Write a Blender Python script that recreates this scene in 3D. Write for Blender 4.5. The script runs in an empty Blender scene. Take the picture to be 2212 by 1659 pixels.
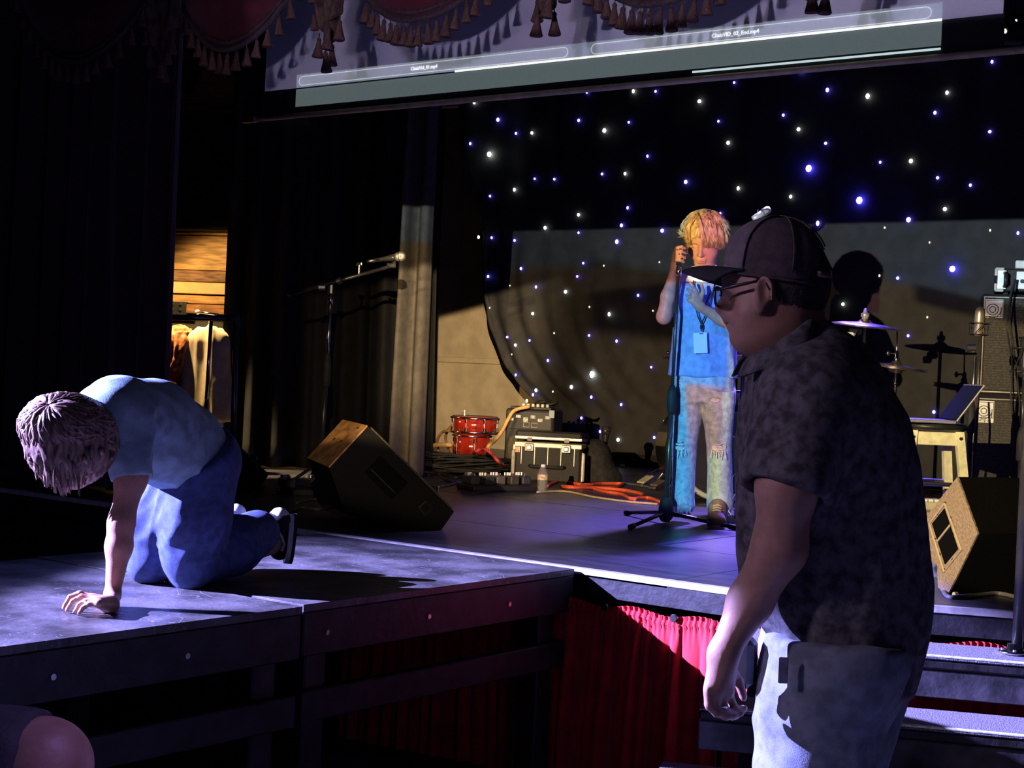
import bpy, math, random
import numpy as np
from math import sin, cos, pi, radians, atan, sqrt
from mathutils import Vector, Matrix, Quaternion, noise

random.seed(11)
scene = bpy.context.scene
COL = scene.collection
Z = Vector((0, 0, 1))

# ------------------------------------------------------------------ camera
FPX, CX, CY = 3320.0, 1106.0, 829.5
YAW, HC = radians(37.2), 1.5
CV = Vector((-sin(YAW), cos(YAW), 0))          # horizontal viewing direction
RV = Vector((cos(YAW), sin(YAW), 0))           # horizontal, to the viewer's right
_p, _a = atan(29.5 / FPX), atan(.045)
FW = CV * cos(_p) - Z * sin(_p)
_u0 = Z * cos(_p) + CV * sin(_p)
RR = RV * cos(_a) + _u0 * sin(_a)
UU = _u0 * cos(_a) - RV * sin(_a)
CAM = Vector((0, 0, HC))
cd = bpy.data.cameras.new('camera')
cam = bpy.data.objects.new('camera', cd)
COL.objects.link(cam)
cd.sensor_fit = 'HORIZONTAL'
cd.sensor_width = 36
cd.lens = 36 * FPX / 2212
cd.clip_start = .05
mw = Matrix((( RR.x, UU.x, -FW.x, CAM.x), (RR.y, UU.y, -FW.y, CAM.y), (RR.z, UU.z, -FW.z, CAM.z), (0, 0, 0, 1)))
cam.matrix_world = mw
scene.camera = cam

def ray(px, py):
    return FW + RR * ((px - CX) / FPX) - UU * ((py - CY) / FPX)
def P(px, py, d):                               # a point at real distance d in front of the viewer
    return CAM + ray(px, py) * d
def onz(px, py, z=.8):
    r = ray(px, py); return CAM + r * ((z - HC) / r.z)
def ony(px, py, y):
    r = ray(px, py); return CAM + r * (y / r.y)
def onplane(px, py, p0, n):
    r = ray(px, py); return CAM + r * ((p0 - CAM).dot(n) / r.dot(n))

# ------------------------------------------------------------------ world, exposure, lights
scene.view_settings.view_transform = 'Standard'
scene.view_settings.look = 'None'
scene.view_settings.gamma = 1
scene.view_settings.use_curve_mapping = False
scene.view_settings.exposure = 0.0
w = bpy.data.worlds.new('world'); scene.world = w; w.use_nodes = True
w.node_tree.nodes['Background'].inputs[0].default_value = (.32, .26, .55, 1)
w.node_tree.nodes['Background'].inputs[1].default_value = .006

class NT:
    def __init__(s, tree): s.t = tree
    def new(s, typ, **kw):
        n = s.t.nodes.new(typ)
        for k, v in kw.items(): setattr(n, k, v)
        return n
    def put(s, sock, v):
        if isinstance(v, bpy.types.NodeSocket): s.t.links.new(v, sock)
        else: sock.default_value = v
    def m(s, op, a, b=0.0, c=0.0):
        n = s.new('ShaderNodeMath', operation=op)
        for i, v in enumerate((a, b, c)): s.put(n.inputs[i], v)
        return n.outputs[0]
    def ss(s, x, lo, hi):                       # smoothstep lo -> hi
        n = s.new('ShaderNodeMapRange', interpolation_type='SMOOTHSTEP')
        s.put(n.inputs['Value'], x); n.inputs['From Min'].default_value = lo; n.inputs['From Max'].default_value = hi
        if lo > hi:
            n.inputs['From Min'].default_value = hi; n.inputs['From Max'].default_value = lo
            n.inputs['To Min'].default_value = 1; n.inputs['To Max'].default_value = 0
        return n.outputs[0]
    def mix(s, f, a, b):
        n = s.new('ShaderNodeMix', data_type='RGBA')
        s.put(n.inputs[0], f)
        s.put(n.inputs[6], a if isinstance(a, bpy.types.NodeSocket) else (*a, 1))
        s.put(n.inputs[7], b if isinstance(b, bpy.types.NodeSocket) else (*b, 1))
        return n.outputs[2]

def lamp(name, kind, loc, target, power, color, size=.03, **kw):
    l = bpy.data.lights.new(name, kind)
    o = bpy.data.objects.new(name, l); COL.objects.link(o)
    o.location = loc
    d = Vector(target) - Vector(loc)
    o.rotation_euler = d.to_track_quat('-Z', 'Y').to_euler()
    l.energy = power; l.color = color
    if kind == 'SPOT': l.shadow_soft_size = size
    elif kind == 'POINT': l.shadow_soft_size = size
    else: l.size = size
    for k, v in kw.items(): setattr(l, k, v)
    return o
def slide(o):
    """node setup of a lamp that throws a picture: returns helper, u, v (tangents of the beam angles) and the emission node"""
    l = o.data; l.use_nodes = True
    nt = NT(l.node_tree)
    em = l.node_tree.nodes['Emission']
    tc = nt.new('ShaderNodeTexCoord'); sp = nt.new('ShaderNodeSeparateXYZ')
    nt.t.links.new(tc.outputs['Normal'], sp.inputs[0])
    zz = nt.m('MULTIPLY', sp.outputs[2], -1.0)
    return nt, nt.m('DIVIDE', sp.outputs[0], zz), nt.m('DIVIDE', sp.outputs[1], zz), em

# (1) video projector standing in the house, throwing a film still over the back half of the stage
PROJ = Vector((-2.28, 0, 2.1))
pj = lamp('video_projector_beam', 'SPOT', PROJ, PROJ + Vector((0, 1, 0)), 3300, (1, 1, 1), .012, spot_size=radians(100), spot_blend=0)
nt, u, v, em = slide(pj)
mask = nt.m('MULTIPLY', nt.ss(v, .0542, .0528), nt.ss(u, -.574, -.568))
mask = nt.m('MULTIPLY', mask, nt.ss(u, .22, .2))
low = nt.m('ADD', -.197, nt.m('MULTIPLY', nt.ss(u, -.22, -.05), -.058))
mask = nt.m('MULTIPLY', mask, nt.ss(nt.m('SUBTRACT', v, low), 0, .012))
# left half of the still: pale sky, a dark hill, sandy ground
wob = nt.m('MULTIPLY', nt.m('SINE', nt.m('MULTIPLY', u, 22.0)), .004)
hill = nt.m('ADD', wob, nt.m('MULTIPLY', nt.m('ABSOLUTE', nt.m('ADD', u, .45)), -.07))
skyf = nt.ss(nt.m('SUBTRACT', v, hill), .022, .032)
gnd = nt.ss(nt.m('SUBTRACT', v, wob), -.022, -.036)
band = nt.m('MULTIPLY', nt.ss(nt.m('ADD', v, nt.m('MULTIPLY', u, -.12)), .055, .062), nt.ss(nt.m('ADD', v, nt.m('MULTIPLY', u, -.12)), .085, .075))
left = nt.mix(band, (.16, .11, .07), (.50, .36, .22))
left = nt.mix(gnd, left, (.95, .66, .34))
left = nt.mix(skyf, left, (.62, .72, .74))
# the strip that falls on the singer
face = nt.mix(nt.ss(u, -.2335, -.229), (.85, .56, .20), (.75, .33, .30))
face = nt.mix(nt.ss(v, -.007, -.012), face, (.80, .76, .68))
shirt = nt.mix(nt.ss(u, -.262, -.245), (.45, .33, .45), (.14, .36, .62))
leg = nt.mix(nt.ss(nt.m('ADD', u, nt.m('MULTIPLY', v, .10)), -.252, -.244), (.07, .36, .54), (.50, .27, .14))
leg = nt.mix(nt.m('MULTIPLY', nt.ss(v, -.142, -.152), nt.ss(u, -.232, -.222)), leg, (.58, .50, .20))
leg = nt.mix(nt.m('MULTIPLY', nt.ss(v, -.178, -.186), nt.ss(u, -.205, -.225)), leg, (.11, .38, .55))
sq = lambda x: nt.m('MULTIPLY', x, x)
headz = nt.ss(nt.m('ADD', sq(sq(nt.m('DIVIDE', nt.m('ADD', u, .2305), .0150))), sq(sq(nt.m('DIVIDE', nt.m('SUBTRACT', v, .006), .027)))), 1.08, .92)
mid = nt.mix(nt.ss(v, -.096, -.100), shirt, leg)
mid = nt.mix(nt.ss(v, -.026, -.022), mid, nt.mix(headz, left, face))
# right part: blue-grey sky over sandy ground, a dark ridge between
r1 = nt.m('ADD', v, nt.m('MULTIPLY', u, .22))
right = nt.mix(nt.ss(r1, -.030, -.036), (.58, .72, .80), (.90, .70, .38))
rd = nt.m('MULTIPLY', nt.m('MULTIPLY', nt.ss(r1, -.028, -.033), nt.ss(r1, -.046, -.040)), nt.ss(u, -.195, -.185))
right = nt.mix(rd, right, (.2, .16, .12))
right = nt.mix(nt.ss(v, -.105, -.13), right, (.62, .48, .26))
allc = nt.mix(nt.ss(u, -.270, -.267), left, mid)
allc = nt.mix(nt.m('MULTIPLY', nt.ss(u, -.2105, -.2085), 1.0), allc, right)
allc = nt.mix(nt.m('MULTIPLY', nt.m('MULTIPLY', nt.ss(v, -.026, -.022), nt.ss(u, -.24, -.235)), nt.m('SUBTRACT', 1.0, headz)), allc, right)
allc = nt.mix(nt.ss(u, -.445, -.475), allc, nt.mix(nt.ss(v, .018, .03), (.50, .34, .15), (.45, .52, .53)))
nt.put(em.inputs['Color'], allc)
nt.put(em.inputs['Strength'], mask)

# (2) framed profile spot from the house wall: the violet-white key light on the thrust
KPOS = Vector((-9.97, -1.04, 4.3))
ky = lamp('profile_spot', 'SPOT', KPOS, (-2.6, 3.0, .8), 60000, (.38, .36, 1.0), .03, spot_size=radians(70), spot_blend=0)
nt, u, v, em = slide(ky)
mk = nt.m('MULTIPLY', nt.ss(v, .062, .052), nt.ss(u, -.27, -.13))
mk = nt.m('MULTIPLY', mk, nt.ss(u, .30, .25))
mk = nt.m('MULTIPLY', mk, nt.ss(v, -.062, -.046))
nt.put(em.inputs['Strength'], mk)

# (3) lilac wash framed on to the lowered film screen, from beside the projector
def screen_light(name, loc, power, col, top):
    o = lamp(name, 'SPOT', loc, Vector(loc) + Vector((0, 1, 0)), power, col, .012, spot_size=radians(120), spot_blend=0)
    nt, u, v, em = slide(o)
    e = nt.m('MULTIPLY', nt.ss(v, top, top + .006), nt.ss(u, -.81, -.79))
    nt.put(em.inputs['Strength'], e)
screen_light('screen_wash', (-1.35, 0, 2.33), 420, (.50, .46, .80), .090)
screen_light('screen_wash_low', (-1.75, 0, 2.25), 170, (.62, .50, .66), .105)
# (3b) amber front light from high in the house on to the back corner: tan wall, drums, cases, wooden wedge top
am = lamp('amber_front_light', 'SPOT', (.3, -.5, 2.6), (.3, .5, 2.6), 8500, (1.0, .74, .43), .02, spot_size=radians(130), spot_blend=0)
nt, u, v, em = slide(am)
top = nt.m('ADD', -.045, nt.m('MULTIPLY', nt.m('ADD', u, .78), .22))
e = nt.m('MULTIPLY', nt.ss(nt.m('SUBTRACT', v, top), .0, -.006), nt.ss(v, -.33, -.31))
hi = nt.m('MULTIPLY', nt.ss(v, -.215, -.15), nt.ss(u, -.90, -.86))
e = nt.m('MULTIPLY', e, nt.m('MULTIPLY', nt.ss(u, -.98, -.96), nt.ss(u, -.70, -.75)))
e = nt.m('MULTIPLY', e, nt.m('ADD', .09, nt.m('MULTIPLY', hi, .91)))
nt.put(em.inputs['Strength'], e)

# (4) blue and violet back light from the grid over the far side of the stage
lamp('blue_side_light', 'SPOT', (.8, 5.6, 4.3), (-3.75, 6.5, 1.6), 420, (.14, .08, 1.0), .06, spot_size=radians(16), spot_blend=.4)
lamp('blue_back_light', 'SPOT', (-4.4, 9.5, 4.2), (-3.3, 6.4, .8), 2600, (.10, .06, 1.0), .12, spot_size=radians(27), spot_blend=.5)
lamp('violet_top_light', 'SPOT', (-4.6, 9.4, 4.2), (-3.9, 6.5, .8), 2300, (.38, .26, .90), .15, spot_size=radians(29), spot_blend=.6)
# (5) work light in the wing behind the drape
lamp('wing_work_light', 'SPOT', (-8.2, 6.45, 2.2), (-8.15, 7.45, 1.5), 58, (1.0, .64, .26), .06, spot_size=radians(98), spot_blend=.4)
lamp('shirt_fill', 'SPOT', (-7.6, 5.7, 3.7), (-7.2, 6.3, 1.6), 1700, (1.0, .70, .34), .05, spot_size=radians(19), spot_blend=.4)  # extra spot added to brighten the hanging shirt
# (6) dim violet fills added for the house side, no real fixtures
lamp('house_fill', 'AREA', (-1.6, -2.2, 3.2), (-2.0, 3.5, .9), 4.5, (.50, .44, 1.0), .8)
lamp('man_fill', 'SPOT', (-4.6, -2.4, 3.4), (-1.45, 2.8, 1.4), 520, (.84, .64, 1.0), .25, spot_size=radians(17), spot_blend=.6)  # narrow fill added to lift only the man's face, cap and shirt

lamp('elbow_fill', 'SPOT', (.2, 1.5, 3.6), (-1.46, 1.06, 1.05), 170, (.42, .30, 1.0), .1, spot_size=radians(15), spot_blend=.6)  # narrow fill added to brighten the onlooker's elbow

# ------------------------------------------------------------------ materials
MATS = {}
def M(name, col, rough=.6, var=.18, scale=30, metal=0, spec=.4, bump=0, bscale=None, sheen=0, emis=None, strength=0, trans=0, stretch=None, coat=0, col2=None, detail=4):
    if name in MATS: return MATS[name]
    m = bpy.data.materials.new(name); m.use_nodes = True
    nt = NT(m.node_tree); b = m.node_tree.nodes['Principled BSDF']
    b.inputs['Roughness'].default_value = rough
    b.inputs['Metallic'].default_value = metal
    b.inputs['Specular IOR Level'].default_value = spec
    if sheen: b.inputs['Sheen Weight'].default_value = sheen
    if trans: b.inputs['Transmission Weight'].default_value = trans
    if coat: b.inputs['Coat Weight'].default_value = coat
    tc = nt.new('ShaderNodeTexCoord'); mp = nt.new('ShaderNodeMapping')
    nt.t.links.new(tc.outputs['Object'], mp.inputs[0])
    if stretch: mp.inputs['Scale'].default_value = stretch
    nz = nt.new('ShaderNodeTexNoise'); nz.inputs['Scale'].default_value = scale; nz.inputs['Detail'].default_value = detail
    nt.t.links.new(mp.outputs[0], nz.inputs[0])
    c2 = col2 or tuple(min(1, c * (1 + 2 * var)) for c in col)
    c1 = tuple(c * (1 - var) for c in col)
    nt.put(b.inputs['Base Color'], nt.mix(nt.ss(nz.outputs[0], .3, .7), c1, c2))
    if bump:
        n2 = nt.new('ShaderNodeTexNoise'); n2.inputs['Scale'].default_value = bscale or scale; n2.inputs['Detail'].default_value = 3
        nt.t.links.new(mp.outputs[0], n2.inputs[0])
        bp = nt.new('ShaderNodeBump'); bp.inputs['Strength'].default_value = bump; bp.inputs['Distance'].default_value = .01
        nt.t.links.new(n2.outputs[0], bp.inputs['Height']); nt.t.links.new(bp.outputs[0], b.inputs['Normal'])
    if emis:
        b.inputs['Emission Color'].default_value = (*emis, 1); b.inputs['Emission Strength'].default_value = strength
    MATS[name] = m
    return m

# ------------------------------------------------------------------ mesh building
WM = {}
def wm(o): return WM.get(o.name, Matrix.Identity(4))
def mesh_np(name, V, polys=None, quads=None):
    me = bpy.data.meshes.new(name)
    if quads is not None:
        V = np.asarray(V, np.float32); q = np.asarray(quads, np.int32)
        me.vertices.add(len(V)); me.vertices.foreach_set('co', V.ravel())
        me.loops.add(q.size); me.loops.foreach_set('vertex_index', q.ravel())
        me.polygons.add(len(q)); me.polygons.foreach_set('loop_start', np.arange(0, q.size, 4, dtype=np.int32))
        me.update(calc_edges=True); me.validate()
    else:
        me.from_pydata([tuple(v) for v in V], [], polys); me.update()
    return me
def tag(o, label=None, cat=None, group=None, kind=None):
    if label: o['label'] = label
    if cat: o['category'] = cat
    if group: o['group'] = group
    if kind: o['kind'] = kind
    return o
def link(name, me, mat, parent=None, M4=None):
    o = bpy.data.objects.new(name, me); COL.objects.link(o)
    if mat and not me.materials: me.materials.append(mat)
    if parent is not None:
        o.parent = parent; WM[o.name] = wm(parent)
    return o
def thing(name, label, cat, loc, rz=0, group=None, kind=None):
    o = bpy.data.objects.new(name, None); COL.objects.link(o)
    o.empty_display_size = .1
    o.location = loc; o.rotation_euler = (0, 0, rz)
    WM[o.name] = Matrix.Translation(Vector(loc)) @ Matrix.Rotation(rz, 4, 'Z')
    return tag(o, label, cat, group, kind)
def finish(name, V, mat, parent, polys=None, quads=None, smooth=False, base=None):
    """V in world space; the object gets its own origin: parent's frame, or the base of the mesh when top level"""
    V = np.asarray([tuple(v) for v in V] if not isinstance(V, np.ndarray) else V, np.float64)
    if parent is not None: Mi = wm(parent).inverted()
    else:
        if base is None: base = ((V[:, 0].min() + V[:, 0].max()) / 2, (V[:, 1].min() + V[:, 1].max()) / 2, V[:, 2].min())
        Mi = Matrix.Translation(-Vector(base))
    A = np.array(Mi)
    L = V @ A[:3, :3].T + A[:3, 3]
    me = mesh_np(name, L, polys, quads)
    if smooth: me.polygons.foreach_set('use_smooth', np.ones(len(me.polygons), bool))
    o = link(name, me, mat, parent)
    if parent is None:
        o.location = base; WM[o.name] = Matrix.Translation(Vector(base))
    return o

def frame(t):
    t = t.normalized(); a = Vector((0, 0, 1)) if abs(t.z) < .9 else Vector((1, 0, 0))
    x = t.cross(a).normalized(); return x, t.cross(x).normalized()

class MB:
    def __init__(s, M4=None): s.V = []; s.F = []; s.M = M4 or Matrix.Identity(4)
    def add(s, vs, fs):
        n = len(s.V); s.V += [s.M @ Vector(v) for v in vs]; s.F += [[i + n for i in f] for f in fs]; return s
    def convex(s, vs, fs):
        c = sum((Vector(v) for v in vs), Vector()) / len(vs); out = []
        for f in fs:
            p = [Vector(vs[i]) for i in f]; n = Vector()
            for i in range(len(p)): n += (p[i] - p[0]).cross(p[(i + 1) % len(p)] - p[0])
            m = sum(p, Vector()) / len(p)
            out.append(f if n.dot(m - c) >= 0 else f[::-1])
        return s.add(vs, out)
    def box(s, c, size, R=None, b=0.0):
        h = Vector(size) / 2; c = Vector(c); R = R or Matrix.Identity(3)
        if b <= 0:
            vs = [c + R @ Vector((h.x * i, h.y * j, h.z * k)) for i in (-1, 1) for j in (-1, 1) for k in (-1, 1)]
            return s.convex(vs, [[0, 1, 3, 2], [4, 5, 7, 6], [0, 1, 5, 4], [2, 3, 7, 6], [0, 2, 6, 4], [1, 3, 7, 5]])
        b = min(b, h.x * .9, h.y * .9, h.z * .9); idx = {}; vs = []
        for i in (-1, 1):
            for j in (-1, 1):
                for k in (-1, 1):
                    for a in range(3):
                        q = Vector((i * (h.x - b), j * (h.y - b), k * (h.z - b))); q[a] += (i, j, k)[a] * b
                        idx[i, j, k, a] = len(vs); vs.append(c + R @ q)
        fs = []
        for a in range(3):
            o = [x for x in range(3) if x != a]
            for sg in (-1, 1):
                f = []
                for p, q in ((-1, -1), (1, -1), (1, 1), (-1, 1)):
                    k = [0, 0, 0]; k[a] = sg; k[o[0]] = p; k[o[1]] = q; f.append(idx[(*k, a)])
                fs.append(f)
            for p in (-1, 1):
                for q in (-1, 1):
                    k0 = [0, 0, 0]; k0[o[0]] = p; k0[o[1]] = q; k1 = list(k0); k0[a] = -1; k1[a] = 1
                    fs.append([idx[(*k0, o[0])], idx[(*k1, o[0])], idx[(*k1, o[1])], idx[(*k0, o[1])]])
        for i in (-1, 1):
            for j in (-1, 1):
                for k in (-1, 1): fs.append([idx[i, j, k, 0], idx[i, j, k, 1], idx[i, j, k, 2]])
        return s.convex(vs, fs)
    def prism(s, pts, wv):
        pts = [Vector(p) for p in pts]; wv = Vector(wv); n = Vector()
        for i in range(len(pts)): n += (pts[i] - pts[0]).cross(pts[(i + 1) % len(pts)] - pts[0])
        if n.dot(wv) > 0: pts = pts[::-1]
        k = len(pts); vs = pts + [p + wv for p in pts]
        fs = [list(range(k)), list(range(2 * k - 1, k - 1, -1))]
        for i in range(k):
            j = (i + 1) % k; fs.append([j, i, i + k, j + k])
        return s.add(vs, fs)
    def tube(s, pts, r, seg=8, cap=True):
        pts = [Vector(p) for p in pts]; n = len(pts)
        rs = [r] * n if not hasattr(r, '__len__') else r
        x = None; vs = []; fs = []
        for i, p in enumerate(pts):
            t = (pts[min(i + 1, n - 1)] - pts[max(i - 1, 0)])
            if t.length < 1e-9: t = Vector((0, 0, 1))
            t.normalize()
            if x is None: x, _ = frame(t)
            x = (x - t * x.dot(t))
            if x.length < 1e-6: x, _ = frame(t)
            x.normalize(); y = t.cross(x)
            for k in range(seg):
                a = 2 * pi * k / seg; vs.append(p + (x * cos(a) + y * sin(a)) * rs[i])
        for i in range(n - 1):
            for k in range(seg):
                a, b = i * seg + k, i * seg + (k + 1) % seg
                fs.append([a, b, b + seg, a + seg])
        if cap: fs += [list(range(seg))[::-1], list(range((n - 1) * seg, n * seg))]
        return s.add(vs, fs)
    def cyl(s, a, b, r0, r1=None, seg=16): return s.tube([a, b], [r0, r0 if r1 is None else r1], seg)
    def lathe(s, prof, o, axis=(0, 0, 1), seg=24, sx=1.0, x=None):
        o = Vector(o); t = Vector(axis).normalized(); x0, _ = frame(t)
        if x is not None: x0 = (Vector(x) - t * Vector(x).dot(t)).normalized()
        y0 = t.cross(x0); vs = []; fs = []; n = len(prof)
        for (r, h) in prof:
            for k in range(seg):
                a = 2 * pi * k / seg; vs.append(o + t * h + (x0 * cos(a) * sx + y0 * sin(a)) * max(r, 1e-5))
        for i in range(n - 1):
            for k in range(seg):
                a, b = i * seg + k, i * seg + (k + 1) % seg; fs.append([a, b, b + seg, a + seg])
        fs += [list(range(seg))[::-1], list(range((n - 1) * seg, n * seg))]
        return s.add(vs, fs)
    def ball(s, c, r, seg=12):
        r = (r, r, r) if not hasattr(r, '__len__') else r; c = Vector(c); vs = []; fs = []; nr = max(4, seg // 2)
        for i in range(nr + 1):
            th = pi * i / nr
            for k in range(seg):
                ph = 2 * pi * k / seg; vs.append(c + Vector((r[0] * sin(th) * cos(ph), r[1] * sin(th) * sin(ph), -r[2] * cos(th))))
        for i in range(nr):
            for k in range(seg):
                a, b = i * seg + k, i * seg + (k + 1) % seg; fs.append([a, b, b + seg, a + seg])
        return s.add(vs, fs)
    def grid(s, fn, nu, nv):
        vs = [fn(i / nu, j / nv) for j in range(nv + 1) for i in range(nu + 1)]
        fs = [[j * (nu + 1) + i, j * (nu + 1) + i + 1, (j + 1) * (nu + 1) + i + 1, (j + 1) * (nu + 1) + i] for j in range(nv) for i in range(nu)]
        return s.add(vs, fs)
    def torus(s, c, axis, R, r, seg=24, m=8, arc=1.0, x=None):
        t = Vector(axis).normalized(); x0, _ = frame(t)
        if x is not None: x0 = (Vector(x) - t * Vector(x).dot(t)).normalized()
        y0 = t.cross(x0); c = Vector(c); n = int(seg * arc) + (1 if arc < 1 else 0)
        pts = [c + (x0 * cos(2 * pi * arc * i / (n - (1 if arc < 1 else 0))) + y0 * sin(2 * pi * arc * i / (n - (1 if arc < 1 else 0)))) * R for i in range(n)]
        if arc < 1: return s.tube(pts, r, m)
        return s.tube(pts + [pts[0]], r, m, cap=False)
    def build(s, name, mat, parent=None, smooth=False, base=None):
        return finish(name, s.V, mat, parent, polys=s.F, smooth=smooth, base=base)

def text_mesh(txt, size, thick=.0006):
    cu = bpy.data.curves.new('caption', 'FONT'); cu.body = txt; cu.size = size; cu.extrude = thick; cu.align_x = 'CENTER'; cu.align_y = 'CENTER'
    cu.resolution_u = 3
    o = bpy.data.objects.new('caption', cu); COL.objects.link(o)
    dg = bpy.context.evaluated_depsgraph_get(); dg.update()
    me = bpy.data.meshes.new_from_object(o.evaluated_get(dg))
    V = [v.co.copy() for v in me.vertices]; F = [list(p.vertices) for p in me.polygons]
    bpy.data.objects.remove(o); bpy.data.curves.remove(cu); bpy.data.meshes.remove(me)
    return V, F

def copy_tree(o, parent=None):
    c = o.copy(); COL.objects.link(c)
    if parent is not None: c.parent = parent
    for ch in list(o.children): copy_tree(ch, c)
    return c

# ------------------------------------------------------------------ smooth solid modelling (distance field -> one continuous skin)
class Solid:
    def __init__(s): s.pr = []
    def cap(s, a, b, r0, r1=None, k=.02, op='u', flat=0, sq=None):
        s.pr.append(('cap', Vector(a), Vector(b), r0, r0 if r1 is None else r1, k, op, flat, sq)); return s
    def chain(s, pts, k=.02, **kw):             # [(point, radius), ...]
        for (p, r), (q, t) in zip(pts, pts[1:]): s.cap(p, q, r, t, k, **kw)
        return s
    def ell(s, c, rad, ax=None, k=.02, op='u'):
        s.pr.append(('ell', Vector(c), rad, ax or (RV, CV, Z), k, op)); return s
    def loft(s, rows, k=.02, op='u'):           # rows: (centre, half width across the view, half depth)
        s.pr.append(('loft', sorted(rows, key=lambda r: r[0].z), k, op)); return s
    def plane(s, p, n, op='s', k=.002):         # removes the side n points to
        s.pr.append(('plane', Vector(p), Vector(n).normalized(), k, op)); return s
    def bbox(s, p):
        if p[0] == 'cap':
            r = max(p[3], p[4]) * (max(1, p[8][1]) if p[8] else 1); lo = np.minimum(p[1], p[2]) - r; hi = np.maximum(p[1], p[2]) + r; return lo, hi
        if p[0] == 'ell':
            e = np.zeros(3)
            for a, r in zip(p[3], p[2]): e = e + (np.array(a) * r) ** 2
            e = np.sqrt(e); c = np.array(p[1]); return c - e, c + e
        if p[0] == 'loft':
            lo = np.full(3, 1e9); hi = -lo
            for c, a, b in p[1]:
                r = max(a, b); lo = np.minimum(lo, np.array(c) - (r, r, 0)); hi = np.maximum(hi, np.array(c) + (r, r, 0))
            return lo, hi
    def mesh(s, h):
        bb = [s.bbox(p) for p in s.pr if p[0] != 'plane' and p[-2 if p[0] == 'x' else {'cap': 6, 'ell': 5, 'loft': 3}[p[0]]] == 'u']
        lo = np.min([b[0] for b in bb], 0) - 4 * h - .01; hi = np.max([b[1] for b in bb], 0) + 4 * h + .01
        n = np.ceil((hi - lo) / h).astype(int) + 1
        D = np.full(tuple(n), 1.0, np.float32)
        ax = [np.float32(lo[i]) + np.arange(n[i], dtype=np.float32) * np.float32(h) for i in range(3)]
        for p in s.pr:
            typ = p[0]
            k, op = {'cap': lambda: (p[5], p[6]), 'ell': lambda: (p[4], p[5]), 'loft': lambda: (p[2], p[3]), 'plane': lambda: (p[3], p[4])}[typ]()
            if typ == 'plane': sl = tuple(slice(0, n[i]) for i in range(3))
            else:
                b0, b1 = s.bbox(p); m = k + 3 * h
                i0 = np.clip(np.floor((b0 - m - lo) / h).astype(int), 0, n); i1 = np.clip(np.ceil((b1 + m - lo) / h).astype(int) + 1, 0, n)
                sl = tuple(slice(i0[i], i1[i]) for i in range(3))
            X = ax[0][sl[0]][:, None, None]; Y = ax[1][sl[1]][None, :, None]; ZZ = ax[2][sl[2]][None, None, :]
            if X.size == 0 or Y.size == 0 or ZZ.size == 0: continue
            if typ == 'cap':
                a, b, r0, r1, flat, sq = p[1], p[2], p[3], p[4], p[7], p[8]
                d = b - a; L2 = max(d.length_squared, 1e-12); L = sqrt(L2)
                tt = ((X - a.x) * d.x + (Y - a.y) * d.y + (ZZ - a.z) * d.z) / L2
                t = np.clip(tt, 0, 1)
                ox, oy, oz = X - a.x - t * d.x, Y - a.y - t * d.y, ZZ - a.z - t * d.z
                q2 = ox * ox + oy * oy + oz * oz
                if sq:
                    c = ox * sq[0].x + oy * sq[0].y + oz * sq[0].z; q2 = q2 + c * c * (1 / sq[1] ** 2 - 1)
                q = np.sqrt(q2) - (r0 + (r1 - r0) * t)
                if flat & 1: q = np.maximum(q, -tt * L)
                if flat & 2: q = np.maximum(q, (tt - 1) * L)
            elif typ == 'ell':
                c, rad, axs = p[1], p[2], p[3]; k0 = 0; k1 = 0
                for a, r in zip(axs, rad):
                    e = ((X - c.x) * a.x + (Y - c.y) * a.y + (ZZ - c.z) * a.z) / r
                    k0 = k0 + e * e; k1 = k1 + (e / r) ** 2
                k0 = np.sqrt(k0); q = k0 * (k0 - 1) / np.maximum(np.sqrt(k1), 1e-6)
            elif typ == 'loft':
                rows = p[1]; zs = [r[0].z for r in rows]
                z1 = ax[2][sl[2]]
                f = lambda vals: np.interp(z1, zs, vals).astype(np.float32)[None, None, :]
                cl = f([r[0].dot(RV) for r in rows]); cdp = f([r[0].dot(CV) for r in rows]); a = f([r[1] for r in rows]); b = f([r[2] for r in rows])
                lat = X * RV.x + Y * RV.y - cl; dep = X * CV.x + Y * CV.y - cdp
                q = (np.sqrt((lat / a) ** 2 + (dep / b) ** 2) - 1) * np.minimum(a, b)
                q = np.maximum(q, np.maximum(ZZ - zs[-1], zs[0] - ZZ))
            else:
                q = -((X - p[1].x) * p[2].x + (Y - p[1].y) * p[2].y + (ZZ - p[1].z) * p[2].z)
            A = D[sl]; q = np.broadcast_to(q.astype(np.float32), A.shape)
            k = max(k, 1e-5)
            if op == 'u':
                hh = np.maximum(k - np.abs(A - q), 0) / k; D[sl] = np.minimum(A, q) - hh * hh * k * .25
            else:
                q = -q; hh = np.maximum(k - np.abs(A - q), 0) / k; D[sl] = np.maximum(A, q) + hh * hh * k * .25
        return nets(D, lo, h)

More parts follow.
